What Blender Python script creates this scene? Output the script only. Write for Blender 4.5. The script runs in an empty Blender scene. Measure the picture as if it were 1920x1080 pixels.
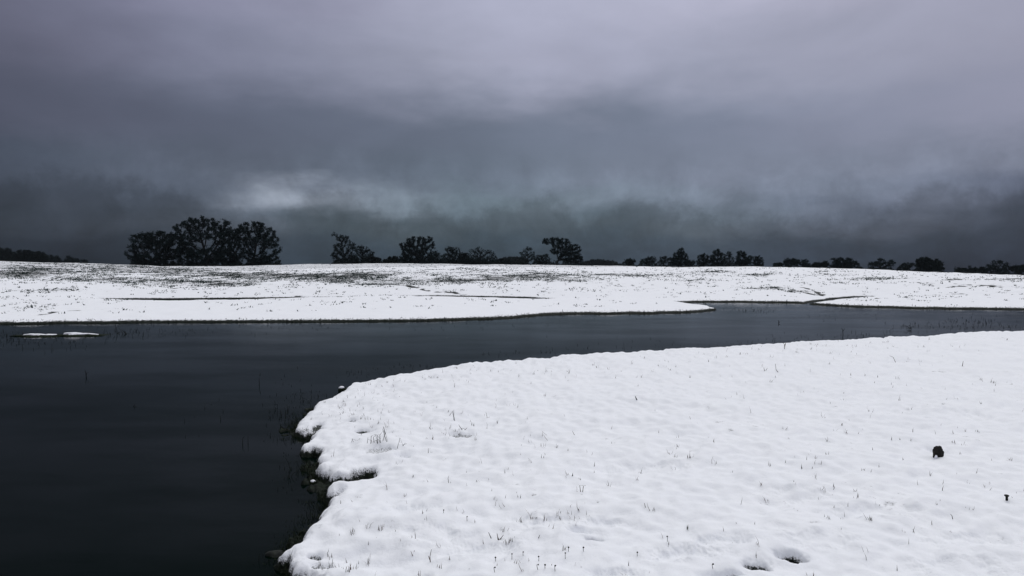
import bpy, math, random
import numpy as np
R = math.radians
scene = bpy.context.scene
COL = scene.collection
EYE = 2.0
FPX = 1280.0                    # focal length in pixels of the 1920 px wide photograph
PITCH = math.atan(60 / FPX)     # the level line lies 60 px above the middle

# ------------------------------------------------------------------ camera
cam = bpy.data.cameras.new('camera')
cam.sensor_width = 36.0
cam.lens = 36.0 * FPX / 1920
cam.clip_start = 0.05
cam.clip_end = 9000
camo = bpy.data.objects.new('camera', cam)
COL.objects.link(camo)
camo.location = (0, 0, EYE)
camo.rotation_euler = (math.pi / 2 - PITCH, 0, 0)
scene.camera = camo

# ------------------------------------------------------------------ view
scene.view_settings.view_transform = 'Standard'
scene.view_settings.look = 'None'
scene.view_settings.exposure = 0.0
scene.view_settings.gamma = 1.0
scene.render.resolution_x = 1024
scene.render.resolution_y = 576

# ------------------------------------------------------------------ sun behind thick cloud
SUN_EL, SUN_AZ = R(52), R(25)
sun = bpy.data.lights.new('sun', 'SUN')
sun.energy = 0.9
sun.angle = R(18)
sun.color = (1.0, 0.97, 0.93)
suno = bpy.data.objects.new('sun', sun)
COL.objects.link(suno)
suno.location = (0, 0, 30)
suno.rotation_euler = (math.pi / 2 - SUN_EL, 0, -SUN_AZ + math.pi)

# ------------------------------------------------------------------ sky: heavy cloud layer over a daylight sky
def lin(c):
    return tuple(((v / 255) / 12.92 if v / 255 <= 0.04045 else ((v / 255 + 0.055) / 1.055) ** 2.4) for v in c)

world = bpy.data.worlds.new('World')
scene.world = world
world.use_nodes = True
nt = world.node_tree
nt.nodes.clear()
N = nt.nodes.new
L = nt.links.new

def wmath(op, a, b=None, c=None, clamp=False):
    n = N('ShaderNodeMath'); n.operation = op; n.use_clamp = clamp
    for i, v in enumerate((a, b, c)):
        if v is None: continue
        if isinstance(v, (int, float)): n.inputs[i].default_value = v
        else: L(v, n.inputs[i])
    return n.outputs[0]

wo = N('ShaderNodeOutputWorld')
bg1 = N('ShaderNodeBackground'); bg2 = N('ShaderNodeBackground'); mixs = N('ShaderNodeMixShader')
sky = N('ShaderNodeTexSky'); sky.sky_type = 'NISHITA'; sky.sun_disc = False
sky.sun_elevation = SUN_EL; sky.sun_rotation = SUN_AZ
L(sky.outputs[0], bg1.inputs[0]); bg1.inputs[1].default_value = 0.06
tc = N('ShaderNodeTexCoord')
sep0 = N('ShaderNodeSeparateXYZ'); L(tc.outputs['Generated'], sep0.inputs[0])
# direction warped by noise so that the cloud edges are ragged
nw = N('ShaderNodeTexNoise'); nw.inputs['Scale'].default_value = 6.0; nw.inputs['Detail'].default_value = 6.0
nw.inputs['Roughness'].default_value = 0.55
mp = N('ShaderNodeMapping'); mp.inputs['Scale'].default_value = (1.0, 1.0, 3.0)
L(tc.outputs['Generated'], mp.inputs[0]); L(mp.outputs[0], nw.inputs['Vector'])
sub = N('ShaderNodeVectorMath'); sub.operation = 'SUBTRACT'; L(nw.outputs['Color'], sub.inputs[0]); sub.inputs[1].default_value = (.5, .5, .5)
mul = N('ShaderNodeVectorMath'); mul.operation = 'MULTIPLY'; L(sub.outputs[0], mul.inputs[0]); mul.inputs[1].default_value = (.20, .0, .085)
add = N('ShaderNodeVectorMath'); add.operation = 'ADD'; L(tc.outputs['Generated'], add.inputs[0]); L(mul.outputs[0], add.inputs[1])
sep = N('ShaderNodeSeparateXYZ'); L(add.outputs[0], sep.inputs[0])
az = wmath('ARCTAN2', sep.outputs[0], sep.outputs[1])
azn = wmath('MULTIPLY_ADD', az, 1 / R(84), 0.5, clamp=True)        # -42..42 degrees -> 0..1
rows = [  # elevation, then (photo column, sRGB colour of the cloud there)
 (-1.5, [(0, (33, 40, 52)), (200, (27, 34, 45)), (600, (48, 58, 70)), (900, (50, 62, 74)), (1200, (58, 69, 83)), (1500, (50, 58, 73)), (1900, (38, 45, 61))]),
 (0.8, [(0, (39, 47, 60)), (200, (36, 43, 56)), (430, (55, 64, 77)), (600, (61, 72, 86)), (900, (60, 74, 86)), (1200, (70, 82, 97)), (1500, (62, 72, 88)), (1900, (46, 54, 71))]),
 (2.7, [(0, (50, 56, 68)), (200, (60, 66, 80)), (430, (80, 86, 99)), (560, (88, 95, 108)), (640, (70, 80, 90)), (800, (74, 84, 94)), (1000, (86, 96, 108)), (1150, (72, 82, 92)), (1350, (100, 108, 122)), (1600, (88, 93, 110)), (1900, (60, 66, 82))]),
 (4.6, [(0, (56, 61, 74)), (300, (70, 76, 90)), (400, (84, 90, 104)), (470, (110, 115, 128)), (535, (150, 154, 168)), (610, (126, 132, 146)), (710, (120, 128, 141)), (850, (88, 99, 110)), (1000, (100, 111, 122)), (1300, (112, 118, 134)), (1600, (112, 117, 134)), (1900, (84, 88, 106))]),
 (6.7, [(0, (64, 69, 83)), (200, (72, 78, 92)), (480, (90, 95, 110)), (800, (90, 98, 112)), (1000, (102, 110, 125)), (1300, (116, 121, 138)), (1600, (124, 129, 147)), (1900, (114, 117, 134))]),
 (10.2, [(0, (76, 78, 94)), (400, (88, 93, 110)), (800, (96, 103, 119)), (960, (101, 109, 125)), (1300, (115, 122, 140)), (1500, (124, 129, 148)), (1900, (138, 139, 158))]),
 (15.7, [(0, (88, 88, 105)), (400, (117, 120, 141)), (800, (146, 149, 167)), (1000, (160, 161, 181)), (1300, (152, 155, 174)), (1900, (147, 147, 165))]),
 (20.6, [(0, (105, 104, 123)), (300, (124, 124, 147)), (700, (150, 151, 171)), (1000, (168, 170, 190)), (1300, (173, 173, 193)), (1600, (168, 167, 186)), (1900, (155, 153, 171))]),
]
sinel = sep.outputs[2]
prev = None
prev_s = None
for el, cols in rows:
    cr = N('ShaderNodeValToRGB'); cr.color_ramp.interpolation = 'B_SPLINE'
    els = cr.color_ramp.elements
    for i, (px, c) in enumerate(cols):
        pos = min(max(math.atan((px - 960) / FPX) / R(84) + 0.5, 0), 1)
        if i < 2: e = els[i]; e.position = pos
        else: e = els.new(pos)
        lc = lin(c); k_ = min(max((el - 3) / 8, 0), 1); e.color = (lc[0] * (.93 + .06 * k_), lc[1], lc[2] * (1.0 + .0 * k_), 1)
    L(azn, cr.inputs[0])
    s = math.sin(R(el))
    if prev is None:
        prev = cr.outputs[0]
    else:
        mr = N('ShaderNodeMapRange'); mr.interpolation_type = 'SMOOTHSTEP'
        mr.inputs['From Min'].default_value = prev_s; mr.inputs['From Max'].default_value = s
        L(sinel, mr.inputs['Value'])
        mx = N('ShaderNodeMix'); mx.data_type = 'RGBA'
        L(mr.outputs[0], mx.inputs['Factor']); L(prev, mx.inputs['A']); L(cr.outputs[0], mx.inputs['B'])
        prev = mx.outputs['Result']
    prev_s = s
# the thinner, brighter cloud overhead
mr = N('ShaderNodeMapRange'); mr.interpolation_type = 'SMOOTHSTEP'
mr.inputs['From Min'].default_value = math.sin(R(22)); mr.inputs['From Max'].default_value = math.sin(R(58))
L(sep0.outputs[2], mr.inputs['Value'])
mx = N('ShaderNodeMix'); mx.data_type = 'RGBA'; L(mr.outputs[0], mx.inputs['Factor']); L(prev, mx.inputs['A'])
mx.inputs['B'].default_value = (.80, .80, .815, 1)
prev = mx.outputs['Result']
# cloud texture
n2 = N('ShaderNodeTexNoise'); n2.inputs['Scale'].default_value = 5.0; n2.inputs['Detail'].default_value = 7.0; n2.inputs['Roughness'].default_value = 0.5
n2.inputs['Distortion'].default_value = 0.6
mp2 = N('ShaderNodeMapping'); mp2.inputs['Scale'].default_value = (1.0, 1.0, 2.4); mp2.inputs['Location'].default_value = (3.1, 1.7, .4)
L(tc.outputs['Generated'], mp2.inputs[0]); L(mp2.outputs[0], n2.inputs['Vector'])
fac = wmath('MULTIPLY_ADD', n2.outputs[0], 0.30, 0.85)
# billows that are stronger low in the sky
n3 = N('ShaderNodeTexNoise'); n3.inputs['Scale'].default_value = 15.0; n3.inputs['Detail'].default_value = 8.0; n3.inputs['Roughness'].default_value = 0.64
n3.inputs['Distortion'].default_value = .4
mp3 = N('ShaderNodeMapping'); mp3.inputs['Scale'].default_value = (1.0, 1.0, 1.0); mp3.inputs['Location'].default_value = (8.1, 2.2, 1.4)
L(tc.outputs['Generated'], mp3.inputs[0]); L(mp3.outputs[0], n3.inputs['Vector'])
mr2 = N('ShaderNodeMapRange'); mr2.inputs['From Min'].default_value = math.sin(R(9)); mr2.inputs['From Max'].default_value = math.sin(R(3))
mr2.inputs['To Min'].default_value = 0.06; mr2.inputs['To Max'].default_value = 1.35
L(sep0.outputs[2], mr2.inputs['Value'])
f3 = wmath('MULTIPLY_ADD', wmath('SUBTRACT', n3.outputs[0], 0.5), mr2.outputs[0], 1.0)
fac = wmath('MULTIPLY', fac, f3)
# ragged tops of the low dark cloud bank, a height for every bearing
tops = [(0, 330), (200, 335), (330, 345), (385, 372), (430, 392), (500, 397), (540, 396), (570, 380), (610, 366), (650, 362), (700, 374), (735, 396), (790, 380), (850, 392), (890, 402), (940, 378), (1010, 371), (1060, 380),
        (1100, 406), (1140, 392), (1200, 380), (1290, 388), (1345, 404)]
tops2 = [(1345, 404), (1420, 402), (1470, 416), (1600, 414), (1670, 385), (1715, 354), (1790, 366), (1920, 350)]
def topramp(lst, az_in):
    cr = N('ShaderNodeValToRGB'); cr.color_ramp.interpolation = 'EASE'; els = cr.color_ramp.elements
    for i, (px, py) in enumerate(lst):
        pos = min(max(math.atan((px - 960) / FPX) / R(84) + 0.5, 0), 1)
        e = els[i] if i < 2 else els.new(pos)
        e.position = pos; v = math.sin(math.atan((480 - py) / math.hypot(FPX, px - 960))) * 5
        e.color = (v, v, v, 1)
    L(az_in, cr.inputs[0]); return cr.outputs[0]
az0 = wmath('MULTIPLY_ADD', wmath('ARCTAN2', sep0.outputs[0], sep0.outputs[1]), 1 / R(84), 0.5, clamp=True)
azw = wmath('ADD', az0, wmath('MULTIPLY', wmath('SUBTRACT', nw.outputs[0], .5), .035), clamp=True)
tA, tB = topramp(tops, azw), topramp(tops2, azw)
sel = wmath('GREATER_THAN', azw, math.atan((1345 - 960) / FPX) / R(84) + 0.5)
mt = N('ShaderNodeMix'); L(sel, mt.inputs['Factor']); L(tA, mt.inputs['A']); L(tB, mt.inputs['B'])
edge = wmath('MULTIPLY', mt.outputs['Result'], .2)
n4 = N('ShaderNodeTexNoise'); n4.inputs['Scale'].default_value = 17.0; n4.inputs['Detail'].default_value = 9.0; n4.inputs['Roughness'].default_value = 0.67
mp4 = N('ShaderNodeMapping'); mp4.inputs['Scale'].default_value = (1, 1, 1.0); L(tc.outputs['Generated'], mp4.inputs[0]); L(mp4.outputs[0], n4.inputs['Vector'])
edge = wmath('ADD', edge, wmath('MULTIPLY', wmath('SUBTRACT', n4.outputs[0], .5), .11))
dz = wmath('SUBTRACT', sep0.outputs[2], edge)
m4 = N('ShaderNodeMapRange'); m4.interpolation_type = 'SMOOTHSTEP'
m4.inputs['From Min'].default_value = -.022; m4.inputs['From Max'].default_value = .011; m4.inputs['To Min'].default_value = .86; m4.inputs['To Max'].default_value = 1.26
L(dz, m4.inputs['Value'])
m5 = N('ShaderNodeMapRange'); m5.interpolation_type = 'SMOOTHSTEP'
m5.inputs['From Min'].default_value = .01; m5.inputs['From Max'].default_value = .07; m5.inputs['To Min'].default_value = 1.0; m5.inputs['To Max'].default_value = .84
L(dz, m5.inputs['Value'])
fac = wmath('MULTIPLY', fac, wmath('MULTIPLY', m4.outputs[0], m5.outputs[0]))
vm = N('ShaderNodeVectorMath'); vm.operation = 'SCALE'; L(prev, vm.inputs[0]); fac = wmath('MULTIPLY', fac, 1.10); L(fac, vm.inputs['Scale'])
L(vm.outputs[0], bg2.inputs[0]); bg2.inputs[1].default_value = 1.0
mixs.inputs[0].default_value = 0.97
L(bg1.outputs[0], mixs.inputs[1]); L(bg2.outputs[0], mixs.inputs[2]); L(mixs.outputs[0], wo.inputs[0])

# ------------------------------------------------------------------ helpers
random.seed(5)
rng = np.random.default_rng(11)

def tag(o, label=None, cat=None, group=None, kind=None):
    if label: o['label'] = label
    if cat: o['category'] = cat
    if group: o['group'] = group
    if kind: o['kind'] = kind
    return o

def empty(name, loc):
    o = bpy.data.objects.new(name, None)
    COL.objects.link(o); o.location = loc; o.empty_display_size = 0.2
    return o

class MB:
    def __init__(s): s.v = []; s.f = []
    def tube(s, pts, rad, n=4):
        """tapered tube through pts with one radius per point"""
        k = len(pts); base = len(s.v)
        for i in range(k):
            p = np.array(pts[i], float)
            d = np.array(pts[min(i + 1, k - 1)], float) - np.array(pts[max(i - 1, 0)], float)
            d /= (np.linalg.norm(d) + 1e-9)
            a = np.cross(d, (0, 0, 1.0) if abs(d[2]) < .9 else (1.0, 0, 0)); a /= np.linalg.norm(a)
            b = np.cross(d, a)
            for j in range(n):
                t = 2 * math.pi * j / n
                s.v.append(tuple(p + (a * math.cos(t) + b * math.sin(t)) * rad[i]))
        for i in range(k - 1):
            for j in range(n):
                s.f.append((base + i * n + j, base + i * n + (j + 1) % n, base + (i + 1) * n + (j + 1) % n, base + (i + 1) * n + j))
        s.f.append(tuple(base + j for j in range(n))[::-1])
        s.f.append(tuple(base + (k - 1) * n + j for j in range(n)))
    def blade(s, p, top, w, bend=0.0):
        """a folded grass blade: two narrow faces from p to top"""
        p = np.array(p, float); top = np.array(top, float); d = top - p
        side = np.array((d[1] + 1e-3, -d[0] + 2e-3, 0.0))
        if np.linalg.norm(side) < .2 * np.linalg.norm(d):
            t = random.uniform(0, math.pi); side = np.array((math.cos(t), math.sin(t), 0))
        side /= np.linalg.norm(side)
        nrm = np.cross(side, d); nrm /= (np.linalg.norm(nrm) + 1e-9)
        m = (p + top) / 2 + nrm * bend
        b = len(s.v)
        fold = nrm * w * .35
        for q in (p - side * w / 2, p + fold, p + side * w / 2, m - side * w * .4, m + fold, m + side * w * .4, top):
            s.v.append(tuple(q))
        s.f += [(b, b + 1, b + 4, b + 3), (b + 1, b + 2, b + 5, b + 4), (b + 3, b + 4, b + 6), (b + 4, b + 5, b + 6)]
    def ball(s, c, r, sq=(1, 1, 1), seed=0, lump=.15, nu=10, nv=7):
        rr = random.Random(seed); b = len(s.v)
        for i in range(nv + 1):
            th = math.pi * i / nv
            for j in range(nu):
                ph = 2 * math.pi * j / nu
                q = r * (1 + rr.uniform(-lump, lump) * (0 < i < nv))
                s.v.append((c[0] + q * sq[0] * math.sin(th) * math.cos(ph), c[1] + q * sq[1] * math.sin(th) * math.sin(ph), c[2] + q * sq[2] * math.cos(th)))
        for i in range(nv):
            for j in range(nu):
                s.f.append((b + i * nu + j, b + (i + 1) * nu + j, b + (i + 1) * nu + (j + 1) % nu, b + i * nu + (j + 1) % nu))
    def build(s, name, mat, parent=None, origin=(0, 0, 0), smooth=False):
        me = bpy.data.meshes.new(name)
        v = np.array(s.v, float).reshape(-1, 3) - np.array(origin, float)
        me.from_pydata(v.tolist(), [], s.f)
        me.materials.append(mat)
        if smooth: me.polygons.foreach_set('use_smooth', [True] * len(me.polygons))
        me.update()
        o = bpy.data.objects.new(name, me); COL.objects.link(o)
        if parent is not None: o.parent = parent
        else: o.location = origin
        return o

def tri_mesh(name, V, mat, parent=None, origin=(0, 0, 0)):
    """V: (n,3,3) array of triangles"""
    n = len(V); me = bpy.data.meshes.new(name)
    me.vertices.add(3 * n); me.vertices.foreach_set('co', (V.reshape(-1, 3) - np.array(origin)).ravel())
    me.loops.add(3 * n); me.loops.foreach_set('vertex_index', np.arange(3 * n))
    me.polygons.add(n); me.polygons.foreach_set('loop_start', np.arange(n) * 3)
    me.update(calc_edges=True); me.validate()
    me.materials.append(mat)
    o = bpy.data.objects.new(name, me); COL.objects.link(o)
    if parent is not None: o.parent = parent
    else: o.location = origin
    return o

# gradient noise in numpy
_perm = np.random.default_rng(3).permutation(4096).astype(np.int64)
_ang = np.random.default_rng(4).uniform(0, 2 * np.pi, 4096)
_gx, _gy = np.cos(_ang), np.sin(_ang)
def pn(x, y, seed=0):
    xi = np.floor(x).astype(np.int64); yi = np.floor(y).astype(np.int64)
    xf = x - xi; yf = y - yi
    u = xf ** 3 * (xf * (xf * 6 - 15) + 10); v = yf ** 3 * (yf * (yf * 6 - 15) + 10)
    def g(a, b, fx, fy):
        h = _perm[(_perm[(a + seed * 17) & 4095] + b + seed * 131) & 4095]
        return _gx[h] * fx + _gy[h] * fy
    n00 = g(xi, yi, xf, yf); n10 = g(xi + 1, yi, xf - 1, yf)
    n01 = g(xi, yi + 1, xf, yf - 1); n11 = g(xi + 1, yi + 1, xf - 1, yf - 1)
    return ((n00 * (1 - u) + n10 * u) * (1 - v) + (n01 * (1 - u) + n11 * u) * v) * 1.4

# photo pixel -> ray
def ray(px, py):
    cx = (px - 960) / FPX; cy = (540 - py) / FPX
    ca, sa = math.cos(PITCH), math.sin(PITCH)
    return np.array((cx, ca + cy * sa, -sa + cy * ca))
def on_z(px, py, z=0.0):
    d = ray(px, py); t = (z - EYE) / d[2]
    return (d[0] * t, d[1] * t)
def at_depth(px, py, y):
    d = ray(px, py); t = y / d[1]
    return np.array((d[0] * t, y, EYE + d[2] * t))
def project(x, y, z):
    ca, sa = math.cos(PITCH), math.sin(PITCH)
    zz = z - EYE
    f = y * ca - zz * sa; u = y * sa + zz * ca
    return 960 + FPX * x / f, 540 - FPX * u / f

# ------------------------------------------------------------------ shorelines
near_px = [(2600, 609), (2100, 617), (1920, 620), (1870, 620), (1830, 621), (1790, 623), (1760, 626), (1740, 628), (1700, 629), (1670, 630), (1640, 633),
 (1600, 634), (1560, 636), (1530, 638), (1500, 639), (1465, 641), (1440, 644), (1410, 646), (1390, 647), (1340, 650), (1290, 652), (1270, 652), (1235, 656),
 (1200, 657), (1180, 660), (1100, 662), (1050, 665), (1020, 669), (960, 673), (900, 678), (870, 682), (840, 685), (810, 688), (780, 695), (740, 701),
 (700, 710), (665, 716), (650, 722), (641, 731), (622, 741), (610, 749), (598, 753), (580, 766), (565, 779), (556, 790), (554, 797), (562, 802), (580, 804),
 (592, 797), (598, 797), (590, 806), (577, 819), (570, 829), (576, 833), (594, 832), (606, 835), (592, 846), (596, 857), (593, 868), (603, 878), (618, 886), (630, 889), (645, 887), (660, 882), (676, 876), (690, 871), (699, 874), (698, 886), (686, 894), (668, 898), (652, 898),
 (645, 897), (628, 899), (613, 907), (617, 914), (632, 918), (641, 914), (632, 922), (617, 932), (612, 943), (597, 956), (590, 968), (584, 983), (567, 998), (555, 1008),
 (537, 1018), (528, 1027), (530, 1035), (541, 1034), (556, 1032), (546, 1043), (540, 1055), (547, 1064), (563, 1062), (575, 1068), (595, 1072), (603, 1082), (632, 1078), (655, 1090), (640, 1130), (600, 1200), (560, 1300)]
near_poly = [on_z(x, y, .12) for x, y in near_px] + [(-1.9, 1.2), (-2.2, 0), (-3.0, -4), (-4, -30), (60, -30), (60, 10)]
far_px = [(0, 608), (150, 606), (300, 605), (500, 604), (700, 603), (850, 601), (950, 597), (1000, 592), (1060, 589), (1200, 588), (1300, 586), (1345, 581),
 (1325, 575), (1285, 570), (1265, 567.5), (1300, 566.5), (1400, 566.5), (1500, 568), (1512, 569.5), (1545, 572), (1600, 575), (1700, 578), (1800, 579.5), (1920, 580.5), (2300, 583)]
far_poly = [(-60, -40), (-30, -14), (-24, 8)] + [on_z(x, y, 0.0) for x, y in far_px] + [(60, 26), (90, 20), (400, 20), (4000, 0), (4000, 4000), (-4000, 4000), (-4000, -40)]
chan = [[on_z(x, y, 0.0) for x, y in c] for c in (
 [(185, 562), (230, 565), (330, 566.5), (420, 566), (500, 563.8), (560, 561.2), (640, 559.8), (640, 558.9), (560, 559.2), (450, 560.5), (330, 561.5), (230, 561.5)],
 [(655, 557.6), (735, 557), (800, 558.7), (800, 558.5), (900, 560), (1000, 562.5), (1040, 562), (985, 559), (900, 557), (820, 556)],
 [(1500, 571), (1530, 569), (1570, 563.5), (1605, 560), (1640, 557.5), (1600, 557.5), (1560, 561), (1510, 568)])]

def sdist(poly, x, y):
    P = np.array(poly); Q = np.roll(P, -1, 0)
    d2 = np.full(x.shape, 1e12); ins = np.zeros(x.shape, bool)
    for (ax, ay), (bx, by) in zip(P, Q):
        ex, ey = bx - ax, by - ay
        wx, wy = x - ax, y - ay
        t = np.clip((wx * ex + wy * ey) / (ex * ex + ey * ey + 1e-12), 0, 1)
        np.minimum(d2, (wx - t * ex) ** 2 + (wy - t * ey) ** 2, out=d2)
        if ay != by:
            c = ((ay > y) != (by > y)) & (x < ex * (y - ay) / (by - ay) + ax)
            ins ^= c
    d = np.sqrt(d2)
    return np.where(ins, d, -d)

def seg_dist(line, x, y):
    d2 = np.full(x.shape, 1e12)
    for (ax, ay), (bx, by) in zip(line[:-1], line[1:]):
        ex, ey = bx - ax, by - ay
        t = np.clip(((x - ax) * ex + (y - ay) * ey) / (ex * ex + ey * ey), 0, 1)
        np.minimum(d2, (x - ax - t * ex) ** 2 + (y - ay - t * ey) ** 2, out=d2)
    return np.sqrt(d2)

# the far rise: crest line read off the skyline
sky_px = [(-900, 478), (-300, 484), (0, 490), (150, 493), (240, 497), (300, 500.5), (400, 500), (520, 498), (600, 495.5), (700, 494.5), (850, 495), (960, 497), (1050, 498), (1150, 499),
          (1250, 500.5), (1400, 500), (1550, 503), (1700, 508), (1800, 512), (1920, 517), (2300, 524), (3000, 530)]
S_az = []; S_m = []
for px, py in sky_px:
    d = ray(px, py); S_az.append(math.atan2(d[0], d[1])); S_m.append(d[2] / math.hypot(d[0], d[1]))
S_az = np.array(S_az); S_m = np.array(S_m)
C_az = np.radians([-60, -37, -20, 0, 20, 37, 60]); C_r = np.array([75, 72, 68, 64, 58, 54, 50.])
B_r = np.array([30, 27, 25, 26, 30, 32, 34.])
def far_h(x, y):
    r = np.hypot(x, y); a = np.arctan2(x, y)
    m = np.interp(a, S_az, S_m); rc = np.interp(a, C_az, C_r); rs = np.interp(a, C_az, B_r)
    zc = EYE + m * rc
    s = np.clip((r - rs) / (rc - rs), 0, 1)
    z = .13 + (zc - .13) * s ** 1.15
    beyond = EYE + m * r - .0045 * (r - rc)
    z = np.where(r > rc, beyond, z)
    env = np.clip((r - rs) / 8, 0, 1) * np.clip((90 - r) / 25, 0, 1) + np.clip((r - 90) / 60, 0, 1) * .0
    z = z + env * (.10 * pn(x / 9, y / 6, 1) + .045 * pn(x / 2.6, y / 1.9, 2) + .02 * pn(x / .9, y / .7, 3))
    return z

def px_far(px, py):
    d = ray(px, py); t = np.arange(15, 120, .1)
    x = d[0] * t; y = d[1] * t; z = EYE + d[2] * t
    k = np.argmax(z < far_h(x, y)) if (z < far_h(x, y)).any() else 500
    return (x[k], y[k])

ditches = [([px_far(*p) for p in l], w, dep) for l, w, dep in (
 ([(1690, 522), (1760, 523.5), (1840, 523), (1925, 521.5), (2100, 521)], .45, .04),
 ([(1728, 528), (1752, 533), (1772, 536), (1830, 534.5), (1900, 537), (2100, 538)], .5, .12),
 ([(1780, 530), (1840, 533), (1870, 535)], .3, .03),
 ([(1600, 558), (1650, 554.5), (1720, 552.5), (1760, 550.5), (1850, 549), (1930, 547)], .22, .07),
 ([(1500, 538), (1530, 542), (1545, 548)], .2, .03),
 ([(1380, 538), (1440, 542), (1480, 541), (1545, 548)], .22, .05),
 ([(70, 589), (100, 584), (130, 580.5), (185, 579.5), (235, 576), (290, 574)], .14, .05),
 ([(330, 540), (430, 530), (520, 524)], .3, .03),
 ([(700, 531), (800, 539), (880, 543)], .3, .03))]

def px_near(px, py, z=.3): return on_z(px, py, z)
# melt holes in the near snow: photo place, half width, half depth (m), drop, dark 0..1
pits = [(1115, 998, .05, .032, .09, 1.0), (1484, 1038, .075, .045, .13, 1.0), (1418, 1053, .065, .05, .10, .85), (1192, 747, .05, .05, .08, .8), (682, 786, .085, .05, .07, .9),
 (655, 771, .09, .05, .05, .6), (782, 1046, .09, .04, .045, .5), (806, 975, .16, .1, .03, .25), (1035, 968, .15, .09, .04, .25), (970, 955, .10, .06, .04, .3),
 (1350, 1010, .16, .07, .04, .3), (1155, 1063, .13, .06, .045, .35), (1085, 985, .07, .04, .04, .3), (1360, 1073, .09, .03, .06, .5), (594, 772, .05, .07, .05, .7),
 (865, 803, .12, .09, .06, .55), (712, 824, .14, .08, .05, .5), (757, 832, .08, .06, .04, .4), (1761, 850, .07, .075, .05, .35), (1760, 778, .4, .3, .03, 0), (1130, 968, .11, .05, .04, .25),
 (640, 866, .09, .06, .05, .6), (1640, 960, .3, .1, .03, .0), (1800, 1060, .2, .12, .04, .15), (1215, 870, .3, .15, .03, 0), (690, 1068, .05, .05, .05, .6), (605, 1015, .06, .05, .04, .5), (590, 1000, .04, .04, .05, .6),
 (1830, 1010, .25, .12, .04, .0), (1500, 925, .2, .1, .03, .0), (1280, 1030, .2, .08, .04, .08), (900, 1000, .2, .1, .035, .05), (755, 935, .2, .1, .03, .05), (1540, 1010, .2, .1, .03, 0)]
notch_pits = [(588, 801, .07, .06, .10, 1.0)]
pw = [(*px_near(p[0], p[1], .25), *p[2:]) for p in pits] + [(*px_near(p[0], p[1], .12), *p[2:]) for p in notch_pits]

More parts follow.
